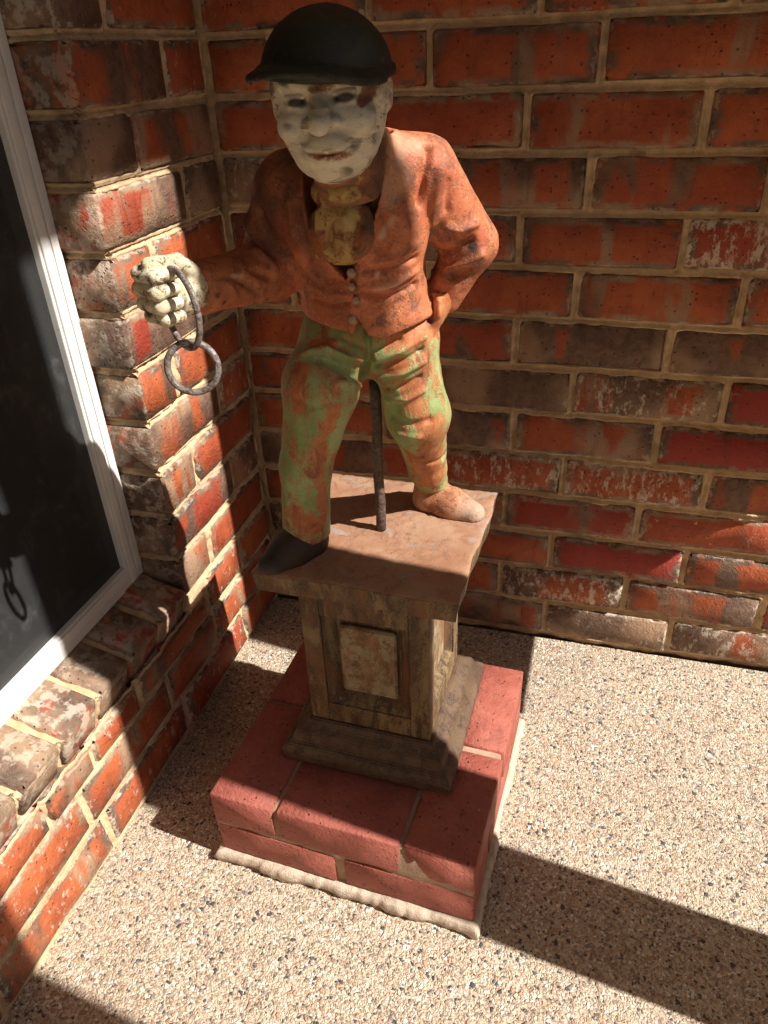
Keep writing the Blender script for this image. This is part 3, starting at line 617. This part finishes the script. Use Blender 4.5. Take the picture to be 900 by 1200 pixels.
def sines(V, f, seed, n=6):
    rs = np.random.RandomState(seed); o = np.zeros(len(V))
    for _ in range(n):
        k = rs.standard_normal(3); k *= f/np.linalg.norm(k); o += np.sin(V@k+rs.uniform(0, 6.28)+0.8*np.sin(V@(k[[1, 2, 0]]*0.5)))
    return o/n
def strokes(V, Nn, lst):
    """lst of (pixel polyline, radius, amount): grooves (negative) and ridges (positive) following the photographed folds"""
    D = np.zeros(len(V))
    for pts, r, am in lst:
        P3 = [surf_pick(V, *p) for p in pts]; dm = np.full(len(V), 9.0)
        for a, b in zip(P3[:-1], P3[1:]): dm = np.minimum(dm, segd(V, a, b))
        D += 1.5*am*np.exp(-(dm/r)**2)
    return V+Nn*D[:, None]
def stains(V, lst, ch, W):
    for pts, r, am in lst:
        P3 = [surf_pick(V, *p) for p in pts]; dm = np.full(len(V), 9.0)
        if len(P3) == 1: dm = np.linalg.norm(V-P3[0], axis=1)
        for a, b in zip(P3[:-1], P3[1:]): dm = np.minimum(dm, segd(V, a, b))
        dm = dm*(1+0.35*sines(V, 14, 5)+0.25*sines(V, 33, 8))
        W[:, ch] = np.maximum(W[:, ch], am*np.clip(1.35-dm/r, 0, 1))
    return W
def finish(name, mat, V, Q, W=None, parent=None):
    me = np_mesh(name, V*S, Q); wear_attr(me, W)
    return link(name, me, M[mat], parent or st, smooth=True)

# ---- jacket
g = G((2.75, -7.55, 9.35), (6.55, -4.1, 12.45), 0.026)
torso = smin(ell(g, (4.58, -5.22, 10.15), (0.86, 0.66, 0.85)), ell(g, (4.56, -5.50, 10.95), (0.98, 0.72, 0.80)), 0.35)
torso = smin(torso, cone(g, (3.95, -5.50, 11.38), (5.15, -5.42, 11.55), 0.42, 0.44), 0.30)
torso = smin(torso, cone(g, (4.62, -5.60, 11.5), (4.78, -5.95, 11.95), 0.44, 0.36), 0.18)
sk = smin(torso, ell(g, (4.62, -5.15, 9.75), (0.93, 0.66, 0.40)), 0.22)
hem = np.where(g.X < 4.70, 9.80-0.16*(g.X-3.9), 9.60+0.36*np.abs(g.X-4.98)) + 0*g.Y       # pointed waistcoat hem
hem = np.where(np.abs(g.X-4.70) < 0.10, hem+2.2*(0.10-np.abs(g.X-4.70)), hem)
hem = np.where(g.Y > -5.2, 9.72, hem)
body = np.maximum(sk, hem-g.Z)
# open front
zz = np.clip((g.Z-10.42)/1.6, 0, 1.2); xc = 4.65+0.0*zz; hw = 0.53*np.tanh(2.3*zz)-0.02
wedge = np.abs(g.X-xc)-hw + 0*g.Y
wedge = np.maximum(wedge, g.Y+5.55)
rim = np.exp(-(np.abs(wedge)/0.10)**2)*(g.Y < -5.5)
body = body-0.045*rim
body = np.maximum(body, -np.maximum(wedge, -(torso+0.26)))
armL = smin(cone(g, (5.42, -5.28, 11.52), (5.93, -4.85, 10.62), 0.43, 0.36), cone(g, (5.93, -4.85, 10.62), (5.60, -4.85, 9.95), 0.34, 0.25), 0.10)
armR = smin(cone(g, (3.78, -5.50, 11.36), (3.47, -5.62, 10.45), 0.45, 0.40), cone(g, (3.47, -5.62, 10.40), (3.20, -7.05, 10.54), 0.385, 0.28), 0.10)
cuff = cone(g, (3.195, -6.95, 10.53), (3.185, -7.12, 10.55), 0.30, 0.30)
armR = smin(armR, cuff, 0.05); armR = np.maximum(armR, -7.17-g.Y)
g.F[...] = smin(smin(body, armL, 0.10), armR, 0.12)
g.F[...] = np.maximum(g.F, -cone(g, (4.78, -5.9, 11.75), (4.86, -6.15, 12.3), 0.30, 0.36))
V, Q = nets(g.F, g.lo, g.h); V = relax(V, Q, 1); Nn = vnormals(V, Q)
V = strokes(V, Nn, [
    ([(503, 170), (500, 205), (496, 240)], 0.05, -0.05), ([(520, 200), (512, 240), (508, 265)], 0.07, 0.035), ([(530, 215), (525, 250)], 0.06, -0.03),
    ([(555, 285), (530, 300), (515, 300)], 0.05, -0.06), ([(565, 300), (540, 312), (522, 316)], 0.05, 0.045), ([(552, 322), (530, 328)], 0.05, -0.05), ([(562, 262), (540, 272), (525, 270)], 0.05, 0.04), ([(545, 290), (530, 285)], 0.05, -0.04),
    ([(455, 250), (463, 280), (450, 300)], 0.05, -0.035), ([(470, 240), (480, 270)], 0.05, 0.03), ([(490, 290), (465, 305), (440, 312)], 0.045, 0.035), ([(490, 305), (460, 320), (430, 325)], 0.04, -0.045), ([(492, 318), (462, 335), (428, 340)], 0.045, 0.04), ([(490, 335), (455, 352), (425, 350)], 0.04, -0.035),
    ([(360, 320), (385, 335), (405, 335)], 0.045, -0.04), ([(362, 335), (390, 348), (408, 348)], 0.045, 0.04), ([(362, 352), (390, 362), (408, 360)], 0.04, -0.035),
    ([(345, 240), (350, 280), (358, 305)], 0.05, -0.04), ([(335, 235), (340, 275)], 0.05, 0.03), ([(412, 315), (414, 335), (420, 360)], 0.035, -0.05),
    ([(300, 250), (318, 285), (335, 300)], 0.06, -0.05), ([(285, 255), (300, 290), (325, 315)], 0.06, 0.045), ([(280, 290), (300, 315), (318, 325)], 0.05, -0.05), ([(290, 330), (305, 345), (300, 362)], 0.05, -0.035), ([(270, 330), (280, 350)], 0.05, 0.03), ([(262, 322), (290, 330)], 0.04, -0.02)])
V = V+Nn*(0.012*sines(V, 6, 1)+0.007*sines(V, 15, 2)+0.004*sines(V, 40, 3))[:, None]
W = np.zeros((len(V), 3))
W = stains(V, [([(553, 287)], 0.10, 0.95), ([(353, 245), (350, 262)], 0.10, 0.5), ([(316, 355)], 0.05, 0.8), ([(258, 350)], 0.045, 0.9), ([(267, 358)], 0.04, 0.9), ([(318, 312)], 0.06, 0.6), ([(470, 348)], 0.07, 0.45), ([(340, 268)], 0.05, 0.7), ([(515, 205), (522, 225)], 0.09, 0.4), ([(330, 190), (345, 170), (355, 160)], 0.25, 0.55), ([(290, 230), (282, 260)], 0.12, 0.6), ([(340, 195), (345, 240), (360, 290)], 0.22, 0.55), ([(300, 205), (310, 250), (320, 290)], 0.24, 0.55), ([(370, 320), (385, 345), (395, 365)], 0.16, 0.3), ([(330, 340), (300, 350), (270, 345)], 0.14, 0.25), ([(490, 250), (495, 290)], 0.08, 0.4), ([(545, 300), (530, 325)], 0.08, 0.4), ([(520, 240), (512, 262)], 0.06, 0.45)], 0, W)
W = stains(V, [([(470, 160), (465, 200), (460, 230)], 0.16, 0.35), ([(460, 260), (450, 280)], 0.05, 0.5), ([(452, 150), (490, 165)], 0.14, 0.45), ([(470, 335), (440, 345)], 0.06, 0.5), ([(285, 328), (275, 322)], 0.03, 0.6), ([(445, 322)], 0.04, 0.8)], 2, W)
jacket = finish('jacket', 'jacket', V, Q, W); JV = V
# ---- shirt and cravat
g = G((3.8, -6.75, 10.2), (5.5, -5.2, 12.3), 0.024)
inner = smin(ell(g, (4.58, -5.22, 10.15), (0.70, 0.47, 0.80)), ell(g, (4.56, -5.48, 10.95), (0.78, 0.50, 0.70)), 0.35)
inner = smin(inner, cone(g, (4.64, -5.60, 11.4), (4.84, -6.08, 11.85), 0.40, 0.40), 0.15)
lump = smin(ell(g, (4.68, -6.12, 11.02), (0.38, 0.20, 0.40)), ell(g, (4.42, -6.06, 10.92), (0.26, 0.17, 0.32)), 0.10)
lump = smin(lump, ell(g, (4.76, -6.30, 11.46), (0.24, 0.16, 0.12)), 0.05)
lump = smin(lump, ell(g, (4.50, -6.10, 11.42), (0.20, 0.16, 0.17)), 0.06); lump = smin(lump, ell(g, (5.0, -6.12, 11.55), (0.16, 0.16, 0.2)), 0.06)
g.F[...] = smin(inner, lump, 0.06)
V, Q = nets(g.F, g.lo, g.h); Nn = vnormals(V, Q)
V = strokes(V, Nn, [([(392, 240), (380, 270), (385, 295)], 0.04, -0.05), ([(410, 240), (425, 265), (415, 295)], 0.04, -0.04), ([(370, 245), (368, 275)], 0.04, 0.04), ([(400, 255), (405, 285)], 0.04, 0.03), ([(432, 240), (432, 275)], 0.04, 0.03), ([(375, 228), (420, 230)], 0.035, -0.05)])
V = V+Nn*(0.012*sines(V, 9, 11)+0.008*sines(V, 24, 12))[:, None]
W = np.zeros((len(V), 3)); W = stains(V, [([(405, 262)], 0.12, 0.30), ([(385, 235)], 0.08, 0.25)], 2, W)
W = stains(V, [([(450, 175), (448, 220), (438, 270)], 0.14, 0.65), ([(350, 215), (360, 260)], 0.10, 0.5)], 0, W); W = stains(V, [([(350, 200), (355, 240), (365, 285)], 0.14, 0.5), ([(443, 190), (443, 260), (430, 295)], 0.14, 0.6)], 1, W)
finish('shirt', 'shirt', V, Q, W)
# ---- trousers
g = G((2.95, -6.75, 6.12), (6.1, -3.45, 10.05), 0.028)
pel = ell(g, (4.60, -5.08, 9.45), (0.94, 0.62, 0.62))
legA = smin(cone(g, (4.12, -5.15, 9.35), (4.05, -5.72, 8.85), 0.50, 0.50), cone(g, (4.05, -5.72, 8.85), (3.74, -5.80, 7.6), 0.50, 0.37), 0.20)
legA = smin(legA, cone(g, (3.74, -5.80, 7.6), (3.60, -5.72, 6.35), 0.37, 0.37), 0.15)
legB = smin(cone(g, (5.08, -5.12, 9.35), (5.26, -5.02, 8.25), 0.49, 0.42), cone(g, (5.26, -5.02, 8.25), (5.22, -4.28, 6.95), 0.42, 0.305), 0.25)
legB = smin(legB, cone(g, (5.22, -4.28, 6.95), (5.25, -4.1, 6.62), 0.305, 0.285), 0.1)
g.F[...] = smin(pel, smin(legA, legB, 0.08), 0.16)
pock = cone(g, (5.50, -5.1, 9.72), (5.58, -4.95, 10.0), 0.16, 0.22); g.F[...] = smin(g.F, pock, 0.10)
g.F[...] = np.maximum(g.F, (6.36+0.15*(g.X > 4.6)) - g.Z)
V, Q = nets(g.F, g.lo, g.h); V = relax(V, Q, 1); Nn = vnormals(V, Q)
V = strokes(V, Nn, [
    ([(428, 385), (430, 420), (430, 455)], 0.05, -0.07), ([(420, 440), (395, 428), (372, 420)], 0.045, -0.05), ([(425, 425), (400, 412), (385, 408)], 0.045, 0.05), ([(422, 410), (400, 398)], 0.04, -0.04), ([(424, 452), (400, 446)], 0.05, 0.04),
    ([(440, 425), (465, 415), (500, 395)], 0.045, 0.05), ([(440, 435), (468, 428), (498, 412)], 0.04, -0.055), ([(442, 445), (470, 440), (500, 425)], 0.045, 0.05), ([(446, 458), (470, 455), (495, 445)], 0.04, -0.045), ([(450, 470), (475, 470), (498, 460)], 0.045, 0.04), ([(440, 412), (470, 398)], 0.04, -0.04),
    ([(455, 490), (480, 500), (505, 495)], 0.05, -0.03), ([(465, 510), (490, 515)], 0.05, 0.03), ([(478, 540), (505, 545), (525, 535)], 0.05, -0.035), ([(350, 415), (375, 405), (400, 400)], 0.06, 0.04), ([(345, 470), (365, 480), (390, 475)], 0.06, -0.025), ([(500, 350), (505, 375)], 0.04, -0.05), ([(512, 352), (515, 372)], 0.04, 0.05)])
V = V+Nn*(0.014*sines(V, 5, 21)+0.008*sines(V, 14, 22)+0.004*sines(V, 40, 23))[:, None]
W = np.zeros((len(V), 3))
W = stains(V, [([(465, 392), (485, 385), (505, 375)], 0.20, 0.30), ([(455, 432), (470, 430)], 0.10, 0.2), ([(475, 455), (490, 480)], 0.16, 0.2), ([(505, 500), (512, 520), (505, 540)], 0.22, 0.25), ([(490, 545), (510, 560)], 0.25, 0.35), ([(365, 400), (385, 398)], 0.08, 0.35), ([(352, 430), (345, 480)], 0.10, 0.3), ([(375, 520), (380, 560), (383, 610)], 0.09, 0.25), ([(345, 605), (375, 618)], 0.15, 0.3), ([(395, 485), (385, 505)], 0.10, 0.35), ([(512, 345), (518, 362)], 0.20, 0.7)], 1, W)
W = stains(V, [([(505, 378)], 0.07, 0.5), ([(495, 540)], 0.07, 0.45)], 0, W)
finish('trousers', 'trouser', V, Q, W)
# ---- shoes
def shoe(name, mat, heel, toe, rh, rt, zs, label=None):
    lo = np.minimum(heel, toe)-0.5; hi = np.maximum(heel, toe)+0.5; g = G((lo[0], lo[1], zs-0.02), (hi[0], hi[1], zs+0.75), 0.026)
    h3 = np.array([*heel, zs+0.14]); t3 = np.array([*toe, zs+0.07]); mid = (h3+t3)/2+np.array([0, 0, 0.02])
    f = smin(cone(g, h3, mid, rh, rh*0.95), cone(g, mid, t3, rh*0.95, rt), 0.12)
    f = smin(f, cone(g, h3+[0, 0, 0.05], h3+[0, 0, 0.35], rh*0.95, rh*0.95), 0.12)
    g.F[...] = np.maximum(f, zs+0.004-g.Z)
    pad = np.full((g.F.shape[0], g.F.shape[1], g.F.shape[2]), 0, np.float32)
    g.F[:, :, 0] = 1
    V, Q = nets(g.F, g.lo, g.h); Nn = vnormals(V, Q); V = V+Nn*(0.010*sines(V, 8, 31)+0.005*sines(V, 22, 32))[:, None]; V[:, 2] = np.maximum(V[:, 2], zs+0.004)
    W = np.zeros((len(V), 3)); dt = np.linalg.norm(V-t3, axis=1); W[:, 2] = np.clip(0.75-dt/0.55+0.3*sines(V, 9, 33), 0, 0.55)*(mat == 'shoe'); o = finish(name, mat, V, Q, W)
    if label: o['label'] = label
    return o
ZSL = 6.10
shoe('shoe', 'shoe_dark', np.array([3.60, -5.74]), np.array([3.28, -6.36]), 0.33, 0.22, ZSL, 'blackened shoe reaching the slab corner')
shoe('shoe', 'shoe', np.array([5.22, -4.04]), np.array([6.00, -4.27]), 0.29, 0.20, ZSL, 'rust and grey shoe turned outwards')
# ---- head (local frame: X image right, Y towards viewer, Z up)
HC = np.array([4.70, -6.38, 12.45])
def frame(fx, fy, fz, roll):
    f_ = np.array([fx, fy, fz]); f_ /= np.linalg.norm(f_); r_ = np.cross(f_, [0, 0, 1.0]); r_ *= np.sign(r_[0])/np.linalg.norm(r_)
    u_ = np.cross(r_, f_); u_ *= np.sign(u_[2]); r_ = r_*math.cos(roll)+u_*math.sin(roll); u_ = np.cross(r_, f_); u_ *= np.sign(u_[2])
    return np.stack([r_, f_, u_])
HM = frame(0.16, -0.97, -0.10, math.radians(4)); HMC = frame(0.16, -0.97, -0.10, math.radians(-2))
toW = lambda V: HC+V@HM
g = G((-0.95, -0.95, -1.15), (0.95, 1.05, 0.75), 0.0145)
E = lambda c, r, R=None: ell(g, c, r, R)
f = E((0, -0.08, 0.12), (0.61, 0.68, 0.53))
f = smin(f, E((0, 0.08, -0.22), (0.565, 0.54, 0.55)), 0.18)
f = smin(f, E((0, 0.25, -0.57), (0.37, 0.31, 0.23)), 0.20)                # jaw and chin
f = smin(f, E((0, 0.44, -0.68), (0.17, 0.13, 0.10)), 0.14)
f = smin(f, cone(g, (0.0, -0.12, -0.55), (0.02, -0.30, -1.15), 0.36, 0.36), 0.12)    # neck
for s in (-1, 1):
    f = smin(f, E((0.31*s, 0.44, -0.23), (0.20, 0.18, 0.16)), 0.09)        # cheeks
    f = smin(f, cone(g, (0.10*s, 0.60, 0.13), (0.38*s, 0.47, 0.15), 0.035, 0.035), 0.10)  # brow
    f = -smin(-f, E((0.245*s, 0.66, 0.012), (0.16, 0.15, 0.085)), 0.05)    # eye socket
    f = smin(f, E((0.245*s, 0.525, 0.01), (0.105, 0.085, 0.06)), 0.02)      # eyeball
    f = smin(f, cone(g, (0.15*s, 0.60, 0.045), (0.34*s, 0.54, 0.045), 0.022, 0.018), 0.03)  # upper lid
    f = smin(f, cone(g, (0.16*s, 0.585, -0.05), (0.33*s, 0.535, -0.04), 0.015, 0.012), 0.03)
    ear = E((0.575*s, -0.06, -0.06), (0.075, 0.14, 0.20)); f = smin(f, ear, 0.05)
    f = -smin(-f, E((0.64*s, -0.02, -0.04), (0.04, 0.07, 0.11)), 0.03)
f = smin(f, cone(g, (0, 0.60, 0.06), (0, 0.775, -0.17), 0.065, 0.115), 0.07)  # nose
for s in (-1, 1): f = smin(f, E((0.125*s, 0.66, -0.20), (0.085, 0.085, 0.068)), 0.03)
f = smin(f, E((0, 0.55, -0.43), (0.25, 0.12, 0.15)), 0.10)                   # muzzle
for s in (-1, 1): f = -smin(-f, cone(g, (0.14*s, 0.66, -0.25), (0.31*s, 0.56, -0.42), 0.035, 0.04), 0.05)   # smile folds
zm = -0.485+0.75*g.X**2                                                     # mouth line curves up at the ends
f = smin(f, np.sqrt(((np.abs(g.Z-(zm+0.048)))/0.034)**2+((g.Y-0.635+0.9*g.X**2)/0.055)**2+(g.X/0.27)**2)*0.034-0.034, 0.03)
f = smin(f, np.sqrt(((np.abs(g.Z-(zm-0.068)))/0.036)**2+((g.Y-0.615+0.9*g.X**2)/0.055)**2+(g.X/0.23)**2)*0.036-0.036, 0.03)
mouth = np.sqrt(((g.Z-zm)/0.016)**2+((g.Y-0.64+0.9*g.X**2)/0.10)**2+(g.X/0.26)**2)*0.016-0.016
f = -smin(-f, mouth+0.012, 0.03)
g.F[...] = f
Vl, Q = nets(g.F, g.lo, g.h); Vl = relax(Vl, Q, 1)
Nl = vnormals(Vl, Q)
Vl = Vl+Nl*(0.010*sines(Vl*np.array([1, 1, 1.8]), 13, 41)+0.006*sines(Vl*np.array([1, 1, 2]), 34, 42))[:, None]
W = np.zeros((len(Vl), 3)); x, y, z = Vl.T
def blob(cx, cz, rx, rz, am=1.0, soft=1.3):
    d = np.hypot((x-cx)/rx, (z-cz)/rz)*(1+0.3*sines(Vl, 30, 9)); return np.where(y > 0.1, am*np.clip(soft*(1.3-d), 0, 1), 0)
for s in (-1, 1): W[:, 0] = np.maximum(W[:, 0], blob(0.245*s, 0.000, 0.105, 0.042, 0.97, 2.0))
W[:, 0] = np.maximum(W[:, 0], np.where(y > 0.42, np.clip(1.2-np.abs(z-(-0.485+0.75*x**2))/0.016, 0, 1)*np.clip(2.8-np.abs(x)/0.1, 0, 1), 0)*0.6)
wr = sines(Vl*np.array([0.35, 0.35, 1.0]), 60, 15)
for cx, cz, rx, rz, am in ((0.0, -0.05, 0.17, 0.15, .42), (0.0, -0.32, 0.30, 0.05, .40), (0.34, -0.10, 0.12, 0.10, .15), (-0.36, -0.10, 0.1, 0.05, .25)): W[:, 0] = np.maximum(W[:, 0], blob(cx, cz, rx, rz, am, 0.8))
for cx, cz, rx, rz, am in ((-0.33, 0.17, 0.14, 0.07, .8), (-0.36, -0.16, 0.07, 0.07, .6), (0.0, -0.17, 0.035, 0.05, .8), (0.36, -0.38, 0.14, 0.16, .55), (0.26, -0.62, 0.16, 0.14, .7), (-0.2, 0.2, 0.2, 0.05, .6), (0.5, -0.1, 0.1, 0.25, .5), (0.42, -0.05, 0.09, 0.08, .35)):
    W[:, 0] = np.maximum(W[:, 0], blob(cx, cz, rx, rz, am)*(np.clip(wr*4-0.2, 0, 1)))
for cx, cz, rx, rz, am in ((0.02, 0.20, 0.20, 0.06, .6), (0.08, 0.11, 0.13, 0.05, .5), (0.46, 0.06, 0.09, 0.17, .6), (0.40, -0.06, 0.06, 0.07, .5), (-0.10, -0.48, 0.13, 0.05, .5), (0.10, -0.50, 0.14, 0.055, .5), (-0.05, 0.10, 0.05, 0.04, .45), (0.25, 0.13, 0.08, 0.05, .5), (0.0, -0.82, 0.16, 0.04, .25)):
    W[:, 1] = np.maximum(W[:, 1], blob(cx, cz, rx, rz, am))
W[:, 1] = np.maximum(W[:, 1], np.clip((-0.76+0.05*sines(Vl, 11, 71)-z)*5, 0, 0.8)); W[:, 1] = np.maximum(W[:, 1], np.clip((np.abs(x)-0.50)*3+0.5*sines(Vl, 9, 72), 0, 0.35))
V = toW(Vl)
head = finish('head', 'face', V, Q, W)
# ---- cap
g = G((-1.05, -1.05, 0.02), (1.05, 1.35, 1.2), 0.02)
dome = ell(g, (0.0, -0.10, 0.13), (0.67, 0.80, 0.615)); dome = np.maximum(dome, 0.13-g.Z+0.03*g.Y)
band = np.maximum(ell(g, (0.0, -0.10, 0.15), (0.705, 0.82, 0.8)), np.abs(g.Z-0.18-0.03*g.Y)-0.05)
bz = 0.335-0.34*g.X**2-0.08*g.Y                                    # peak droops at its ends
bill = np.maximum(np.hypot(g.X/0.69, (g.Y-0.20)/0.74)-1, 0)*0.7
bill = np.sqrt(bill**2+np.maximum(np.abs(g.Z-bz)-0.012, 0)**2)-0.028; bill = np.maximum(bill, -(g.Y-0.15))
g.F[...] = smin(smin(dome, band, 0.02), bill, 0.03); g.F[:, :, 0] = 1
Vl, Q = nets(g.F, g.lo, g.h); Vl = relax(Vl, Q, 1); Nl = vnormals(Vl, Q); Vl = Vl+Nl*(0.008*sines(Vl, 7, 51)+0.003*sines(Vl, 30, 52))[:, None]
W = np.zeros((len(Vl), 3)); W[:, 1] = 0.25*np.clip(sines(Vl, 9, 53)*2, 0, 1); W[:, 2] = np.clip(sines(Vl, 22, 54)-0.42, 0, 1)*1.2*(np.abs(Vl[:, 2]-0.2) < 0.12)
cyaw = math.radians(-8)                       # peak swings towards the raised hand
Rz = np.array([[math.cos(cyaw), -math.sin(cyaw), 0], [math.sin(cyaw), math.cos(cyaw), 0], [0, 0, 1]])
finish('cap', 'cap', np.array([4.65, -6.38, 12.45])+(Vl@Rz)@HMC, Q, W)
# ---- raised fist
FC = np.array([3.12, -7.42, 10.62])
g = G((FC[0]-0.6, FC[1]-0.65, FC[2]-0.62), (FC[0]+0.6, FC[1]+0.55, FC[2]+0.62), 0.016)
P = lambda dx, dy, dz: FC+np.array([dx, dy, dz])
f = ell(g, P(-0.04, 0.02, 0.0), (0.20, 0.27, 0.33)); f = smin(f, cone(g, P(0.03, 0.36, -0.06), P(0.0, 0.10, -0.03), 0.25, 0.25), 0.12)
for i, (dz, ln) in enumerate(((0.235, 1.0), (0.08, 1.06), (-0.08, 1.0), (-0.225, 0.86))):
    a, b, c, d = P(-0.20, -0.06, dz), P(-0.215*ln, -0.30*ln, dz+0.01), P(0.03, -0.40*ln, dz-0.005), P(0.13, -0.22, dz)
    fi = smin(smin(cone(g, a, b, 0.090, 0.092), cone(g, b, c, 0.086, 0.076), 0.012), cone(g, c, d, 0.078, 0.068), 0.02)
    f = smin(f, fi, 0.010)
th = smin(cone(g, P(0.14, 0.12, 0.16), P(0.14, -0.12, 0.33), 0.115, 0.09), cone(g, P(0.14, -0.12, 0.33), P(-0.08, -0.33, 0.345), 0.088, 0.070), 0.03)
f = smin(f, th, 0.03)
g.F[...] = f
V, Q = nets(g.F, g.lo, g.h); Nn = vnormals(V, Q); V = V+Nn*(0.007*sines(V, 25, 61)+0.004*sines(V, 60, 62))[:, None]
W = np.zeros((len(V), 3)); W[:, 0] = np.clip(sines(V, 26, 63)*2.2-0.75, 0, 0.85); W[:, 1] = np.clip(sines(V, 14, 64)*1.5-0.35, 0, 0.5)
hand = finish('hand', 'hand', V, Q, W); hand['label'] = 'fist with chipped cream paint'
# ---- other hand tucked at the hip
HB = np.array([5.50, -4.80, 9.78])
g = G(HB-0.5, HB+0.5, 0.022); P2 = lambda dx, dy, dz: HB+np.array([dx, dy, dz])
f = smin(ell(g, P2(0, 0, 0), (0.17, 0.12, 0.22)), cone(g, P2(0.06, -0.02, 0.2), P2(0.03, 0, 0), 0.17, 0.15), 0.08)
for k in range(4):
    a = P2(-0.10+0.02*k, 0.06-0.06*k, -0.08); b = a+np.array([-0.10, -0.02, -0.14]); c = b+np.array([-0.07, 0, -0.09])
    f = smin(f, smin(cone(g, a, b, 0.06, 0.055), cone(g, b, c, 0.055, 0.045), 0.02), 0.02)
f = smin(f, smin(cone(g, P2(0.02, -0.10, 0.06), P2(-0.04, -0.2, -0.04), 0.06, 0.055), cone(g, P2(-0.04, -0.2, -0.04), P2(-0.08, -0.22, -0.14), 0.055, 0.045), 0.02), 0.02)
g.F[...] = f; V, Q = nets(g.F, g.lo, g.h); finish('hand', 'jacket', V, Q, np.zeros((len(V), 3)))
# ---- buttons
for (u, v, r) in ((411, 324, 0.058), (414, 336, 0.055), (418, 353, 0.058), (411, 376, 0.066)):
    c = surf_pick(JV, u, v, 0.05); bm = bmesh.new(); bmesh.ops.create_uvsphere(bm, u_segments=16, v_segments=10, radius=r*S)
    bmesh.ops.scale(bm, vec=(1, 0.55, 1), verts=bm.verts); me = bpy.data.meshes.new('button'); bm.to_mesh(me); bm.free(); wear_attr(me)
    link('button', me, M['button'], st, (c[0], c[1]-0.005, c[2]), smooth=True)
# ---- support rod and seam mark
def tube(name, pts, rad, mat, parent, cyc=False, n=14):
    bm = bmesh.new(); pts = [Vector(p)*S for p in pts]; rings = []; m = len(pts); ref = None
    for i, p in enumerate(pts):
        d = (pts[(i+1) % m]-pts[i-1]) if cyc or 0 < i < m-1 else (pts[1]-pts[0] if i == 0 else pts[-1]-pts[-2]); d.normalize()
        if ref is None: ref = d.orthogonal().normalized()
        ref = (ref-d*ref.dot(d)).normalized(); q = d.cross(ref); r = rad(i/m) if callable(rad) else rad
        rings.append([bm.verts.new(p+(ref*math.cos(t)+q*math.sin(t))*r*S) for t in [2*math.pi*k/n for k in range(n)]])
    for i in range(m if cyc else m-1):
        a, b = rings[i], rings[(i+1) % m]
        sh_ = 0
        if cyc and i == m-1: sh_ = min(range(n), key=lambda s_: (a[0].co-b[s_].co).length)
        for k in range(n): bm.faces.new((a[k], a[(k+1) % n], b[(k+1+sh_) % n], b[(k+sh_) % n]))
    if not cyc: bm.faces.new(rings[0][::-1]); bm.faces.new(rings[-1])
    bmesh.ops.recalc_face_normals(bm, faces=bm.faces); me = bpy.data.meshes.new(name); bm.to_mesh(me); bm.free(); wear_attr(me)
    return link(name, me, M[mat], parent, smooth=True)
tube('support_rod', [(4.6+0.01*math.sin(i), -4.97, 6.08+i*0.26) for i in range(11)], 0.082, 'rod', st)
# ---- rings
R_, U_, D_ = CR, CU, CD
def ring_pts(px, depth_y, n=56):
    return None
def ring(name, c, ax1, ax2, r1, r2, t, label, n=60):
    e = empty(name, c, label, 'ring', 'iron rings held in the fist')
    pts = [tuple(np.array(c)+np.array(ax1)*r1*math.cos(2*math.pi*k/n)+np.array(ax2)*r2*math.sin(2*math.pi*k/n)) for k in range(n)]
    o = tube('hoop', pts, t, 'iron', e, True); return e
c1 = FC+np.array([0.20, -0.30, -0.12]); a1 = np.array([0.10, 0.30, 0.0])
v1 = np.array([0.16, -0.10, -0.98]); v1 /= np.linalg.norm(v1); h1 = np.array([0.90, -0.40, 0.12]); h1 -= v1*(h1@v1); h1 /= np.linalg.norm(h1)
ring('iron_ring', c1, v1, h1, 0.42, 0.29, 0.036, 'long iron hoop hanging through the cream fist')
low = c1+v1*0.40
h2 = np.array([0.93, 0.30, 0.1]); v2 = np.array([0.0, -0.15, -0.99]); v2 /= np.linalg.norm(v2); h2 -= v2*(h2@v2); h2 /= np.linalg.norm(h2)
ring('iron_ring', low+v2*0.235, h2, v2, 0.28, 0.28, 0.039, 'round iron ring dangling from the long hoop')
